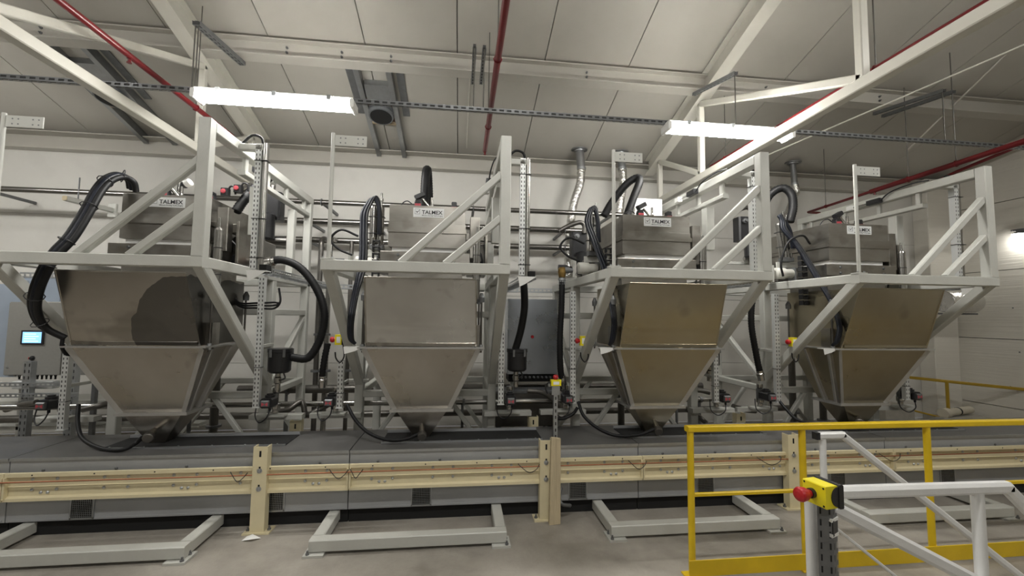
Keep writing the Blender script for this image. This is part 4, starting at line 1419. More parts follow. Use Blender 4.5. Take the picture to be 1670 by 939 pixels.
# large corrugated hoses above the dosing heads
hose([(-.43, 4.62, 2.94), (-.425, 4.62, 3.15), (-.42, 4.66, 3.40), (-.415, 4.78, 3.49), (-.41, 4.92, 3.38), (-.40, 4.98, 3.10), (-.40, 5.0, 2.94)], .047,
     'black corrugated hose arching over the second machine head', ribs=.05, name='corrugated_hose', group='corrugated hoses')
hose([P(985, 352, 4.85), P(998, 330, 4.85), P(1020, 302, 4.8), P(1038, 290, 4.75), P(1043, 296, 4.7), P(1034, 320, 4.65), P(1022, 352, 4.6)], .045,
     'black corrugated hose looping over the third machine head', ribs=.05, name='corrugated_hose', group='corrugated hoses')
hose([P(1247, 345, 4.9), P(1251, 325, 4.9), P(1264, 311, 4.85), P(1279, 307, 4.8), P(1291, 318, 4.75), P(1293, 340, 4.7), P(1288, 362, 4.7)], .048,
     'black corrugated hose arching left of the rightmost machine head', ribs=.05, name='corrugated_hose', group='corrugated hoses')
hose([P(385, 345, 4.55), P(395, 330, 4.6), P(410, 312, 4.7), P(425, 298, 4.8), P(450, 285, 5.0)], .046,
     'black corrugated hose rising from the leftmost machine head', ribs=.06, name='corrugated_hose', group='corrugated hoses')

# hose bundle of the leftmost machine: from the head over the platform down to the hopper
def lm(pts, dx, dy):
    return [P(x + dx, y + dy, Y) for x, y, Y in pts]


base = [(216, 309, 4.3), (212, 294, 4.25), (196, 286, 4.2), (176, 292, 4.1), (158, 312, 4.0), (140, 345, 3.9), (115, 385, 3.8), (90, 412, 3.75), (72, 440, 3.72), (58, 475, 3.75), (56, 505, 3.85), (70, 532, 3.95), (100, 548, 4.0)]
for k, (dx, dy, r) in enumerate(((0, 0, .026), (6, 3, .026), (-5, -2, .022))):
    hose(lm(base, dx, dy), r, '%s strand of the thick hose bundle bending down beside the leftmost hopper' % ['middle', 'inner', 'outer'][k], 'black_rubber' if k else 'blue_hose',
         name='hose_strand', group='leftmost hose bundle')
pathb = spline(lm(base, 0, 0), 4)
for k, j in enumerate(range(7, len(pathb) - 3, 6)):
    c = pathb[j]
    d = (pathb[j + 1] - pathb[j - 1]).normalized()
    a, b = frame_axes(d)
    pts = [c + (a * math.cos(w) + b * math.sin(w)) * .058 for w in [q * math.pi / 5 for q in range(11)]]
    tag(MB().tube(pts, .004, 6, 1).build('cable_tie', 'black_plastic'), 'black cable tie round the leftmost hose bundle, %s from its upper end' % ['first', 'second', 'third', 'fourth', 'fifth', 'sixth', 'seventh', 'eighth', 'ninth'][k], 'cable tie', 'ties on the leftmost hose bundle')
hose([P(103, 548, 4.0), P(101, 565, 4.0), P(108, 577, 4.05), P(120, 578, 4.1)], .014, 'short black cable hooked below the leftmost hose bundle', name='cable_loop', group='thin cable loops')

# cables from the trunkings across the lid to the sample spouts
def lid_cable(pts, label):
    hose(pts, .017, label, name='lid_cable', group='cables lying on the lid')


lid_cable([P(128, 660, 4.5), P(127, 690, 4.4), P(135, 715, 4.3), P(165, 731, 4.18), P(200, 733, 4.12), P(222, 722, 4.2), P(232, 713, 4.2)], 'black cable curling on the lid below the leftmost hopper')
lid_cable([P(566, 660, 4.5), P(580, 685, 4.4), P(602, 706, 4.28), P(632, 717, 4.18), P(660, 716, 4.18), P(682, 708, 4.2)], 'black cable curling on the lid below the second hopper')
lid_cable([P(943, 655, 4.5), P(952, 678, 4.4), P(975, 698, 4.28), P(1005, 710, 4.18), P(1040, 709, 4.18), P(1066, 700, 4.2)], 'black cable curling on the lid below the third hopper')
lid_cable([P(1272, 655, 4.5), P(1283, 668, 4.4), P(1300, 684, 4.28), P(1330, 694, 4.2)], 'black cable dropping to the lid left of the rightmost hopper')
lid_cable([P(905, 682, 4.5), P(920, 682, 4.5), P(935, 674, 4.5), P(942, 664, 4.5)], 'black cable sagging behind the free-standing stop button')


# cable trays (ladder of slotted steel) reaching back between the machines
def tray(a, b, label, w=.12):
    a, b = V(a), V(b)
    t = thing('cable_tray', label, 'cable tray', a, 'cable trays')
    u = (b - a).normalized()
    L = (b - a).length
    s = V((u.y, -u.x, 0)).normalized()
    MB().slots(-s * w / 2 + V((0, 0, .0)), u, V((0, 0, 1)), -s, L, .05, .002, .05, 1, .6, .18).slots(
        s * w / 2, u, V((0, 0, 1)), s, L, .05, .002, .05, 1, .6, .18).build('side_rail', 'galvanised', t)
    fb = MB()
    k = int(L / .12)
    for i in range(k + 1):
        p = u * (L * i / max(1, k))
        fb.bar(p - s * w / 2, p + s * w / 2, .02, .006, c=.001)
    fb.build('tray_floor', 'galvanised', t)
    for k in range(3):
        o = s * (-.035 + k * .035) + V((0, 0, .014))
        MB().tube([o + u * (L * q / 6) + s * random.uniform(-.01, .01) + V((0, 0, random.uniform(0, .008))) for q in range(7)], .010, 6, 3).build('tray_cable', 'black_rubber', t)
    return t


for i in range(4):
    a = (MX[i] + 1.78, 4.02, 2.205)
    tray(a, (MX[i] + 1.74, 5.9, 2.205), 'slotted cable tray running back beside the %s machine platform' % WHICH[i])
tag(MB().slots((-2.0, 5.905, 2.19), (1, 0, 0), (0, 0, 1), (0, -1, 0), 3.5, .06, .10, .06, 1, .6, .18).build('cable_tray', 'galvanised'),
    'slotted cable tray crossing behind the second machine', 'cable tray', 'cable trays')
# black cables drooping under the leftmost tray
for k in range(3):
    hose([P(372 + 4 * k, 482, 4.6), P(392, 500 - 3 * k, 4.55), P(420, 502 - 4 * k, 4.5), P(446, 503 - 5 * k, 4.5), P(457, 492, 4.5), P(455, 470, 4.55)], .010,
         '%s black cable sagging under the tray of the leftmost machine' % ['lowest', 'middle', 'uppermost'][k], name='sagging_cable', group='sagging cables')


# top-rail limit sensors (small linear actuators on the top rails of each machine)
for i in range(4):
    t = thing('linear_sensor', 'small black actuator with white ends on the top rail of the %s machine' % WHICH[i], 'actuator', (MX[i] + 1.40, 4.55, 3.33), 'top rail actuators')
    MB().cbox((-.03, 0, -.03), (.03, .16, .03), .006).build('motor_block', 'black_plastic', t)
    MB().cyl((0, .16, 0), (0, .36, 0), .010, n=10).build('rod', 'pipe_steel', t)
    MB().cbox((-.03, .36, -.03), (.03, .44, .03), .006).build('white_end', 'white_plastic', t)
    MB().tube([(0, 0, .0), (.01, -.12, .07), (.03, -.35, .10), (.06, -.5, .09)], .008, 6).build('cable', 'black_plastic', t)
    MB().box((.03, .02, -.02), (.045, .12, .02)).build('clamp', 'galvanised', t)


# ------------------------------------------------------------------ BACK OF THE HALL
# three long stainless pipes with wall clamps
for k, (z, lab) in enumerate(((3.51, 'uppermost'), (3.22, 'middle'), (2.94, 'lowest'))):
    t = thing('long_pipe', lab + ' of the three long stainless pipes along the back wall', 'pipe', (-7.5 if k == 0 else -3.2, 6.5, z), 'long wall pipes')
    L = 10.6 if k == 0 else 5.5
    MB().cyl((0, 0, 0), (L, 0, 0), .045 if k else .038, n=14).build('pipe', 'pipe_steel_shaded', t)
    for q in range(5):
        x = .9 + q * (L - 1.6) / 4
        MB().tube([(x, math.cos(w) * .052, math.sin(w) * .052) for w in [j * math.pi / 4 for j in range(9)]], .007, 6, 1).build('clamp_ring', 'strut_grey', t)
        MB().cbox((x - .02, .05, -.02), (x + .02, WY - 6.5 - .005, .02), .003).build('wall_arm', 'strut_grey', t)
# lower pipes behind the housing
for k, (yp, y, r, x0, x1, lab) in enumerate(((632, 6.05, .055, -2.9, 3.6, 'thick dark pipe low behind the housing'), (655, 5.1, .03, -6.5, 3.4, 'bright thin pipe just above the housing lid'),
                                               (672, 6.2, .045, -6.5, 5.2, 'grey pipe lowest behind the housing'))):
    z = P(800, yp, y).z
    t = thing('low_pipe', lab, 'pipe', (x0, y, z), 'low pipes behind the housing')
    MB().cyl((0, 0, 0), (x1 - x0, 0, 0), r, n=14).build('pipe', 'dark_pipe' if k != 1 else 'pipe_steel', t)
    for q in range(4):
        x = .6 + q * (x1 - x0 - 1) / 3
        MB().lathe((x, 0, 0), (1, 0, 0), [(0, r * 1.3), (.03, r * 1.3)], 14).build('pipe_ring', 'strut_grey', t)
        MB().cbox((x - .015, -.015, -z), (x + .015, .015, -r), .003).build('pipe_stand', 'strut_grey', t)
# vertical drop pipes between first and second machine
for k, x in enumerate((524, 539)):
    p = P(x, 395, 6.2)
    z1 = P(x, 700, 6.2).z
    t = thing('drop_pipe', ['left', 'right'][k] + ' of the pair of upright pipes between the first and second machines', 'pipe', (p.x, 6.2, 0), 'upright pipes')
    MB().tube([(0, .28, 2.94), (0, .10, 2.93), (0, .02, 2.87), (0, 0, 2.7), (0, 0, 1.5), (0, 0, 0)], .035, 12, 4).build('pipe', 'pipe_steel' if k else 'dark_pipe', t)
    MB().lathe((0, 0, 1.55), (0, 0, 1), [(0, .05), (.03, .05)], 12).build('clamp_ring', 'strut_grey', t)
    MB().lathe((0, 0, 1.05), (0, 0, 1), [(0, .07), (.03, .07)], 14).build('pipe_flange', 'strut_grey', t)
for k, (x, y0, y1, Y) in enumerate(((574, 393, 432, 6.45), (1012, 480, 690, 5.6), (356, 560, 705, 5.4), (1290, 560, 690, 5.6), (1340, 600, 690, 5.6))):
    a, b = P(x, y0, Y), P(x, y1, Y)
    zb = 0
    if k == 0:
        a.z = 2.93
    t = thing('riser_pipe', ['short bent upright pipe behind the second machine pole', 'dark upright pipe behind the third hopper', 'dark upright pipe right of the leftmost outlet',
                             'dark upright pipe behind the rightmost machine leg', 'thin upright pipe behind the rightmost hopper cone'][k], 'pipe', (a.x, Y, zb), 'riser pipes')
    MB().cyl((0, 0, 0), (0, 0, a.z - zb), .045 if k else .03, n=14).build('pipe', 'dark_pipe', t)
    MB().lathe((0, 0, (a.z - zb) * .35), (0, 0, 1), [(0, .08), (.025, .08)], 16).build('pipe_flange', 'strut_grey', t)
# bent branch pipes to the valves
for k, pts in enumerate(([P(452, 672, 4.8), P(470, 668, 4.9), P(490, 655, 5.0), P(495, 662, 5.0), P(500, 676, 5.0), P(520, 668, 5.1), P(545, 655, 5.1)],
                         [P(1195, 662, 4.8), P(1215, 668, 4.8), P(1232, 670, 4.8)],
                         [P(1120, 636, 4.9), P(1140, 636, 4.85), P(1158, 640, 4.8)],
                         [P(860, 637, 5.0), P(885, 640, 5.0), P(905, 655, 5.0), P(920, 668, 4.9)],
                         [P(10, 668, 5.2), P(35, 660, 5.1), P(60, 656, 5.0)],
                         [P(135, 668, 4.8), P(160, 662, 4.8), P(185, 655, 4.9)],
                         [P(1120, 668, 4.9), P(1135, 676, 4.9), P(1152, 690, 4.8)])):
    hose(pts, .030, ['bent dark pipe from the valve right of the leftmost hopper', 'dark branch pipe between the two valves right of the third hopper', 'short pale branch pipe right of the third hopper',
                     'slanting branch pipe below the steel cabinet', 'slanting pipe under the touch screen cabinet', 'dark branch pipe left of the leftmost outlet',
                     'wrapped dark pipe end right of the third outlet'][k], 'dark_pipe', name='branch_pipe', group='branch pipes')['category'] = 'pipe'

# control cabinet with touch screen, far left
c0, c1 = P(14, 492, 5.9), P(98, 612, 5.9)
t = thing('control_cabinet', 'grey control cabinet with a lit touch screen behind the leftmost hopper', 'cabinet', (c0.x, 5.9, c1.z))
w, h = c1.x - c0.x, c0.z - c1.z
MB().cbox((0, .02, 0), (w, .30, h), .006).build('body', 'cabinet_grey', t)
MB().cbox((.01, 0, .01), (w - .01, .02, h - .01), .004).build('door', 'cabinet_grey', t)
a, b = P(40, 541, 5.9), P(69, 559, 5.9)
sx0, sz0, sx1, sz1 = a.x - c0.x, b.z - c1.z, b.x - c0.x, a.z - c1.z
s = MB().cbox((sx0 - .02, -.018, sz0 - .02), (sx1 + .02, 0, sz1 + .02), .004).build('screen_bezel', 'black_plastic', t)
MB().box((sx0, -.0195, sz0), (sx1, -.018, sz1)).build('screen', 'screen_glow', s)
for k in range(4):
    zz_ = sz0 + (sz1 - sz0) * (k + .6) / 4.6
    MB().box((sx0 + .02, -.0202, zz_), (sx1 - .03 - .03 * (k % 2), -.0195, zz_ + .008)).build('screen_line', 'screen_line', s)
p = P(53, 584, 5.9)
q = MB().lathe((p.x - c0.x, 0, p.z - c1.z), (0, -1, 0), [(0, .03), (.004, .03), (.006, .018), (.03, .016)], 14).build('rotary_switch', 'black_plastic', t)
MB().box((p.x - c0.x - .045, -.003, p.z - c1.z - .012), (p.x - c0.x - .03, 0, p.z - c1.z + .012)).build('red_mark', 'red_plastic', q)
MB().lathe((.05, 0, .1), (0, -1, 0), [(0, .012), (.006, .012)], 10).build('lock', 'galvanised', t)
for k in range(9):
    MB().lathe((.10 + k * .05, .10, 0), (0, 0, -1), [(0, .014), (.02, .014), (.03, .01), (.06, .01)], 8).build('cable_gland', 'black_plastic', t)
t2 = thing('side_cabinet', 'smaller grey cabinet joined to the right of the touch screen cabinet', 'cabinet', (c1.x + .01, 5.9, P(98, 612, 5.9).z))
MB().cbox((0, .03, 0), (.36, .30, h * .86), .006).build('body', 'cabinet_grey', t2)
MB().cbox((.01, .01, .01), (.35, .03, h * .86 - .01), .004).build('door', 'cabinet_grey', t2)
MB().lathe((.06, .01, .15), (0, -1, 0), [(0, .012), (.006, .012)], 10).build('lock', 'galvanised', t2)
for x in (.04, .27):
    MB().cbox((x, .10, -t2.location.z), (x + .05, .15, 0), .004).build('leg', 'strut_grey', t2)
MB().cbox((.10, -.005, h * .72), (.20, .01, h * .82), .002).build('yellow_label', 'bright_yellow', t2)
a, b = P(-40, 462, 5.95), P(20, 615, 5.95)
t = thing('blue_grey_panel', 'blue-grey glossy steel panel at the left picture edge', 'panel', (a.x, 5.97, b.z))
MB().cbox((0, 0, 0), (b.x - a.x, .04, a.z - b.z), .004).build('sheet', 'cabinet_blue', t)
MB().slots((b.x - a.x + .002, -.01, 0), (0, 0, 1), (1, 0, 0), (0, -1, 0), a.z - b.z + .05, .05, .04, .05, 1, .55, .2).build('slotted_edge', 'galvanised', t)
a, b = P(25, 452, 6.0), P(90, 492, 6.0)
t = thing('backing_plate', 'pale blue-grey plate above the touch screen cabinet', 'panel', (a.x, 6.05, b.z))
MB().cbox((0, 0, 0), (b.x - a.x, .02, a.z - b.z), .003).build('sheet', 'cabinet_blue', t)
MB().slots((0, -.004, a.z - b.z), (1, 0, 0), (0, 0, 1), (0, -1, 0), b.x - a.x + .9, .07, .04, .06, 1, .6, .2).build('slotted_rail', 'galvanised', t)
# junction box and slotted rails under the cabinet
a, b = P(20, 622, 5.7), P(85, 634, 5.7)
t = thing('junction_box', 'white flat junction box under the touch screen cabinet', 'box', (a.x, 5.7, b.z))
MB().cbox((0, 0, 0), (b.x - a.x, .09, a.z - b.z), .004).build('box_body', 'trunking', t)
MB().cyl((b.x - a.x, .04, .05), (b.x - a.x + .06, .04, .05), .02, n=10).build('cable_gland', 'galvanised', t)
for k, (y, Y, lab) in enumerate(((631, 5.6, 'upper'), (649, 5.55, 'lower'))):
    a = P(-60, y, Y)
    tag(MB().slots((a.x, Y, a.z), (1, 0, 0), (0, 0, 1), (0, -1, 0), 1.15, .045, .04, .05, 1, .55, .2).build('slotted_rail', 'galvanised'),
        lab + ' white slotted rail under the touch screen cabinet', 'rail', 'slotted rails under the cabinet')
for k, x in enumerate((42, 115)):
    p = P(x, 690, 5.65)
    t = thing('slotted_upright', ['slotted steel leg under the touch screen', 'slotted steel leg right of the touch screen cabinet'][k], 'post', (p.x, 5.65, 0))
    MB().slots((-.04, -.04, 0), (0, 0, 1), (1, 0, 0), (0, -1, 0), 1.25, .08, .07, .07, 2, .5, .16).build('slotted_channel', 'galvanised', t)
    MB().box((-.035, -.03, 0), (.035, .03, 1.25)).build('channel_core', 'strut_grey', t)
# shelf behind with pale boards (left bottom background)
t = thing('low_shelf', 'low grey steel shelf frame behind the housing at the left', 'shelf', (-6.9, 6.3, 0))
for z in (.30, .62):
    MB().cbox((0, 0, z), (3.4, .5, z + .05), .004).build('shelf_board', 'frame_paint', t)
for x in (.1, 1.2, 2.3, 3.2):
    MB().cbox((x, 0, 0), (x + .06, .06, .95), .004).build('upright', 'frame_paint', t)

# stainless cabinet between second and third machine
a, b = P(829, 487, 5.6), P(909, 610, 5.6)
t = thing('steel_cabinet', 'stainless steel cabinet with a red knob between the second and third machines', 'cabinet', (a.x, 5.6, b.z))
w, h = b.x - a.x, a.z - b.z
MB().cbox((0, .02, 0), (w, .40, h), .006).build('body', 'cabinet_steel', t)
MB().cbox((.006, 0, .006), (w - .006, .02, h - .006), .004).build('door', 'cabinet_steel', t)
p = P(868, 549, 5.6)
MB().lathe((p.x - a.x, 0, p.z - b.z), (0, -1, 0), [(0, .022), (.01, .022), (.012, .018), (.03, .016)], 14).build('red_knob', 'red_plastic', t)
for z in (.10, h - .12):
    MB().lathe((.05, 0, z), (0, -1, 0), [(0, .014), (.006, .014)], 10).build('lock', 'galvanised', t)
MB().cbox((.02, .03, -.10), (w - .02, .36, 0), .004).build('plinth', 'dark_void', t)
for k in range(10):
    MB().lathe((.08 + k * .055, .025, -.04), (0, -1, 0), [(0, .016), (.03, .016), (.035, .01), (.06, .01)], 8).build('cable_gland', 'strut_grey', t)
for x in (.05, w - .11):
    MB().cbox((x, .06, -b.z), (x + .06, .12, -.10), .004).build('leg', 'frame_paint', t)

t = thing('dark_filler_box', 'dark box added to darken the space low behind the free-standing stop button', 'filler box', (.42, 5.25, 0))  # dark box added only to darken the area under the steel cabinet
MB().cbox((0, 0, .50), (.80, .30, .92), .008).build('filler_body', 'dark_pipe', t)
MB().cbox((-.01, -.01, .90), (.81, .31, .93), .004).build('filler_lid', 'strut_grey', t)
for x in (.04, .70):
    MB().cbox((x, .10, 0), (x + .06, .16, .50), .004).build('leg', 'strut_grey', t)

# wall brackets
t = thing('wall_bracket', 'grey square tube bracket with timber plug beside the leftmost hose bundle', 'bracket', P(183, 343, 6.2))
q = P(106, 323, 5.6) - P(183, 343, 6.2)
MB().bar((0, 0, 0), q, .06, .06).build('arm', 'frame_paint', t)
MB().bar(q, q * 1.012, .055, .055).build('timber_plug', 'wood', t)
MB().cbox((-.05, -.01, -.09), (.05, .03, .09), .004).build('wall_plate', 'frame_paint', t)
MB().cyl(q * .75 + V((0, 0, .02)), q * .75 + V((0, 0, .30)), .008, n=6).build('hook_rod', 'strut_grey', t)

# valve manifolds and pumps behind the platforms (dark clutter behind machines 2-4)
for k, (x, y, Y, lab) in enumerate(((1215, 360, 5.6, 'black pump and filter group behind the third machine post'), (945, 385, 5.7, 'dark pipe manifold left of the third machine cylinders'),
                                     (440, 320, 5.4, 'dark valve manifold behind the leftmost machine trunking'))):
    p = P(x, y, Y)
    t = thing('valve_manifold', lab, 'manifold', p, 'valve manifolds')
    MB().cbox((-.12, -.05, -.30), (.14, .12, .05), .02).build('manifold_block', 'black_plastic', t)
    MB().lathe((.02, -.08, -.55), (0, 0, 1), [(0, .07), (.02, .085), (.30, .088), (.32, .06)], 16).build('filter_bowl', 'black_plastic', t)
    MB().tube([(.05, -.06, .03), (.05, -.06, .14), (-.02, -.06, .18), (-.18, -.06, .12), (-.30, -.05, .05)], .032, 10).build('elbow_pipe', 'dark_pipe', t)
    MB().lathe((-.06, -.07, -.02), (0, -1, 0), [(0, .035), (.03, .035), (.032, .02), (.06, .02)], 12).build('pressure_gauge', 'strut_grey', t)
    MB().lathe((.30, 0, -.55), (-1, 0, 0), [(0, .05), (.03, .06), (.30, .06), (.33, .03)], 14).build('cylinder', 'pipe_steel', t)
    MB().cbox((-.22, .12, -.62), (.22, .15, -.58), .004).build('support_plate', 'frame_paint', t)
# red-eyed switches at the leftmost machine
for k, (x, y) in enumerate(((367, 313), (388, 308), (414, 316))):
    p = P(x, y, 4.55)
    t = thing('limit_switch', ['first', 'second', 'third'][k] + ' red-eyed black switch right of the leftmost front post', 'switch', p, 'limit switches')
    MB().cbox((-.03, -.035, -.04), (.04, .035, .035), .01).build('switch_body', 'black_plastic', t)
    MB().lathe((-.0, -.035, 0), (0, -1, 0), [(0, .024), (.008, .024), (.01, .014)], 12).build('red_eye', 'pink_plastic', t)
    MB().tube([(.03, 0, .02), (.05, 0, .06), (.09, 0, .05), (.10, 0, -.02)], .009, 6).build('cable', 'black_plastic', t)
t = thing('white_cap_valve', 'white capped fitting standing on the leftmost machine head', 'valve', P(292, 312, 4.45))
MB().lathe((0, 0, 0), (0, 0, 1), [(0, .016), (.10, .016), (.11, .012), (.14, .012)], 10).build('stem', 'pipe_steel', t)
MB().lathe((.02, 0, .05), V((1, -.2, .5)), [(0, .02), (.03, .035), (.05, .035)], 14).build('collar', 'black_plastic', t)
MB().lathe(V((.02, 0, .05)) + V((1, -.2, .5)).normalized() * .05, V((1, -.2, .5)), [(0, .036), (.05, .036), (.055, .025)], 14).build('white_cap', 'white_plastic', t)
t = thing('white_box', 'white square electrical box standing behind the third machine head', 'box', P(1035, 352, 5.25))
MB().cbox((0, 0, -.08), (.38, .14, .24), .006).build('box_body', 'white_plastic', t)
MB().cbox((.01, -.008, -.07), (.37, 0, .23), .003).build('lid', 'white_plastic', t)

# ------------------------------------------------------------------ RIGHT END: far yellow railing, PVC pipe, block, insulated duct
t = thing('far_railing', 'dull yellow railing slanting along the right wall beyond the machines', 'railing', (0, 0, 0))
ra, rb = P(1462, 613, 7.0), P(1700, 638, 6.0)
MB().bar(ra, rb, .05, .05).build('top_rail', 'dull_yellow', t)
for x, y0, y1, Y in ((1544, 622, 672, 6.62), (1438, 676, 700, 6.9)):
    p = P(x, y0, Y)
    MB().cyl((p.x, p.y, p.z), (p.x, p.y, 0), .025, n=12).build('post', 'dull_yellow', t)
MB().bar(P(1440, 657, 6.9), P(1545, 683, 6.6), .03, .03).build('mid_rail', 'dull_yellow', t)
t = thing('pvc_pipe', 'cream plastic pipe with a socket elbow lying by the right wall', 'pipe', P(1578, 671, 6.6))
MB().cyl((-.45, 0, -.02), (.25, .15, 0), .065, n=18).build('pipe', 'pvc_cream', t)
MB().lathe((-.52, -.015, -.02), V((.7, .15, .02)), [(0, .085), (.12, .085), (.125, .07)], 18).build('socket', 'pvc_cream', t)
MB().lathe((-.12, .07, -.01), V((.7, .15, .02)), [(0, .069), (.03, .069)], 18).build('black_ring', 'black_rubber', t)
MB().cbox((-.6, -.1, -P(1578, 671, 6.6).z), (.35, .25, -.085), .01).build('support_block', 'concrete_block', t)
t = thing('concrete_plinth', 'rough concrete plinth beside the rightmost outlet', 'plinth', P(1448, 700, 6.6) * 1)
t.location.z = 0
MB().cbox((-.25, -.2, 0), (.30, .35, .42), .02).build('block', 'concrete_block', t)
MB().hexa([(.3, -.1, 0), (1.1, -.2, 0), (1.1, .4, 0), (.3, .3, 0), (.3, -.1, .22), (1.1, -.2, .05), (1.1, .4, .05), (.3, .3, .22)]).build('sloped_kerb', 'wall_paint', t)
# shiny wrapped duct on the right wall behind the last frame
t = thing('wrapped_duct', 'foil-wrapped duct end on the wall under the rightmost platform', 'duct', P(1566, 492, 6.3))
MB().lathe((-.35, 0, 0), (1, 0, 0), [(0, .17), (.02, .18), (.30, .185), (.60, .18), (.62, .17)], 22).build('wrapping', 'foil', t)
MB().cbox((-.4, .0, -.22), (.34, .2, -.19), .004).build('support_angle', 'strut_grey', t)
MB().cbox((-.4, .1, -.22), (-.36, .995, .2), .004).build('wall_arm', 'strut_grey', t)

# ------------------------------------------------------------------ FOREGROUND: yellow railing, white stair rails, stop button
t = thing('yellow_railing', 'bright yellow tube railing with kickboard in front of the third and rightmost machines', 'railing', (1.69, 3.0, 0))
R_ = .024
MB().cbox((-.03, -.03, 1.02), (5.8, .03, 1.062), .006).build('top_rail', 'yellow_paint', t)
for k, x in enumerate((0, .90, 1.98, 3.9, 5.7)):
    MB().cyl((x, 0, 0), (x, 0, 1.02), R_, n=16).build('post', 'yellow_paint', t)
    MB().cbox((x - .06, -.05, 0), (x + .06, .05, .01), .002).build('foot_plate', 'yellow_paint', t)
MB().cbox((0, -.012, .555), (5.7, .012, .58), .004).build('mid_rail', 'yellow_paint', t)
MB().bar((.82, 0, .567), (.90, -.25, .54), .022, .022).build('stub_rail', 'yellow_paint', t)
MB().cbox((-.04, -.034, .012), (5.8, -.026, .125), .002).build('kickboard', 'yellow_paint', t)


def stair_rail(t, y, pts, w, mat_='white_paint'):
    for a, b in zip(pts, pts[1:]):
        MB().bar(a, b, w, w, c=.012).build('handrail', mat_, t)


# far stair rail
Yf = 2.5
fz = P(1340, 708, Yf).z
t = thing('stair_rail', 'white stair handrail farther from the camera, black cap at its level end', 'handrail', (0, Yf, 0), 'white stair handrails')
L = lambda x, y: V((P(x, y, Yf).x, 0, P(x, y, Yf).z))
p0, p1, p2 = L(1333, 710), L(1373, 709), L(1660, 936)
d = (p2 - p1).normalized()
p3 = p1 + d * ((p1.z - .03) / -d.z)
MB().bar(p0, p1 + V((.012, 0, 0)), .042, .042, c=.01).build('level_rail', 'white_paint', t)
MB().bar(p1, p3, .042, .042, c=.01).build('sloping_rail', 'white_paint', t)
MB().cbox((p0.x - .022, -.022, p0.z - .022), (p0.x + .004, .022, p0.z + .022), .003).build('end_cap', 'black_plastic', t)
MB().cyl((p0.x + .035, 0, 0), (p0.x + .035, 0, p0.z - .02), .019, n=16).build('post', 'white_paint', t)
MB().cyl((p3.x - .10, 0, 0), (p3.x - .10, 0, .12), .019, n=16).build('post', 'white_paint', t)
a, b = L(1362, 860), L(1460, 939)
d2 = (b - a).normalized()
MB().bar(V((p0.x + .035, 0, a.z + (p0.x + .035 - a.x) * d2.z / d2.x)), a + d2 * ((a.z - .02) / -d2.z), .018, .018, c=.004).build('thin_mid_rail', 'white_paint', t)
# near stair rail
Yn = 1.7
t = thing('stair_rail', 'white stair handrail nearest the camera, running level from the yellow stop box', 'handrail', (0, Yn, 0), 'white stair handrails')
L = lambda x, y: V((P(x, y, Yn).x, 0, P(x, y, Yn).z))
q0, q1, q2 = L(1345, 803), L(1640, 794), L(1700, 855)
MB().bar(q0, q1 + V((.012, 0, 0)), .05, .05, c=.013).build('level_rail', 'white_paint', t)
d = (q2 - q1).normalized()
q3 = q1 + d * ((q1.z - .03) / -d.z)
MB().bar(q1, q3, .05, .05, c=.013).build('sloping_rail', 'white_paint', t)
s0, s1 = L(1350, 822), L(1600, 952)
d = (s1 - s0).normalized()
s2 = s0 + d * ((s0.z - .03) / -d.z)
MB().bar(s0 + V((0, -.02, 0)), s2 + V((0, -.02, 0)), .055, .055, c=.013).build('sloping_rail', 'white_paint', t)
for x in (1322, 1594):
    pp = L(x, 815)
    MB().cyl((pp.x, 0, 0), (pp.x, 0, q0.z - .01), .0235, n=18).build('post', 'white_paint', t)
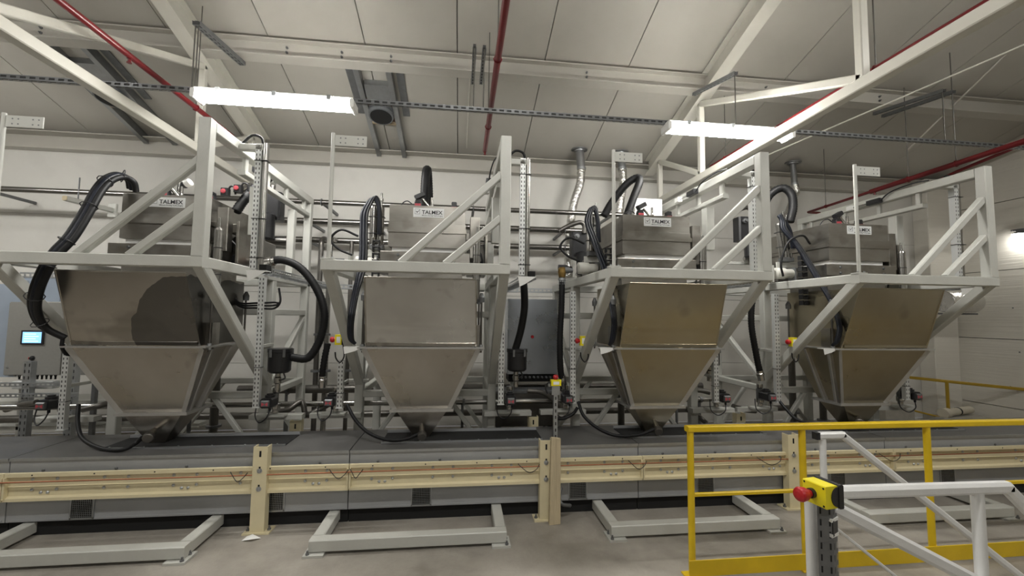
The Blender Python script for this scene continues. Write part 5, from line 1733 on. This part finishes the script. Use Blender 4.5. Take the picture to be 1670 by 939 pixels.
# slotted post and foreground stop button
pc = P(1350, 860, 1.62)
t = thing('slotted_post', 'grey slotted steel post with a taped band below the large yellow stop box', 'post', (pc.x, 1.62, 0), None)
MB().slots((-.045, 0, 0), (0, 0, 1), (.05, -.02, 0), (-.35, -.94, 0), 1.10, 1.0, .002, .045, 2, .55, .12).build('slotted_face', 'strut_grey', t)
MB().slots((.005, -.02, 0), (0, 0, 1), (.038, .02, 0), (.45, -.9, 0), 1.10, 1.0, .002, .045, 2, .55, .12).build('slotted_face', 'strut_grey', t)
MB().hexa([(-.04, .004, 0), (.004, -.014, 0), (.04, .004, 0), (.0, .03, 0), (-.04, .004, 1.10), (.004, -.014, 1.10), (.04, .004, 1.10), (.0, .03, 1.10)]).build('channel_core', 'backing_dark', t)
zt = P(1350, 858, 1.62).z
tb = MB().hexa([(.002, -.024, zt - .03), (.042, -.004, zt - .03), (.042, .002, zt - .03), (.002, .002, zt - .03), (.002, -.024, zt + .03), (.042, -.004, zt + .03), (.042, .002, zt + .03), (.002, .002, zt + .03)]
               ).build('black_tape', 'black_plastic', t)
for dz in (-.034, .026):
    MB().hexa([(-.006, -.0265, zt + dz), (.044, -.0055, zt + dz), (.044, .002, zt + dz), (-.006, .002, zt + dz),
               (-.006, -.0265, zt + dz + .012), (.044, -.0055, zt + dz + .012), (.044, .002, zt + dz + .012), (-.006, .002, zt + dz + .012)]).build('white_tape', 'white_plastic', tb)

c = P(1341, 804, 1.56)
t = thing('emergency_stop', 'large yellow stop box with red mushroom button at the end of the near white handrail', 'stop button', c, None, rz=-1.42)
# box axes: x along its long side, -y the face with the button
MB().cbox((-.052, -.036, -.042), (.042, .025, .042), .003).build('yellow_lid', 'bright_yellow', t)
MB().cbox((-.056, .025, -.045), (.048, .048, .045), .004).build('black_base', 'black_plastic', t)
hd = [(.025 - .034 * math.sin(q * math.pi / 12), -.038 * math.cos(q * math.pi / 12)) for q in range(13)]
MB().add([(.0422, y, z) for y, z in hd] + [(.0455, y, z) for y, z in hd], [(q, (q + 1) % 13, 13 + (q + 1) % 13, 13 + q) for q in range(13)] + [tuple(range(12, -1, -1)), tuple(range(13, 26))]
         ).build('side_recess', 'black_plastic', t)
b = MB().lathe((-.012, -.036, 0), (0, -1, 0), [(0, .019), (.014, .019)], 18).build('button_collar', 'black_plastic', t)
MB().lathe((-.012, -.050, 0), (0, -1, 0), [(0, .014), (.012, .018), (.026, .025), (.048, .028), (.056, .024), (.060, .012)], 20).build('red_button', 'red_plastic', b)
for x in (-.045, .034):
    for z in (-.033, .033):
        MB().lathe((x, -.036, z), (0, -1, 0), [(0, .004), (.001, .004)], 8).build('screw', 'dark_void', t)
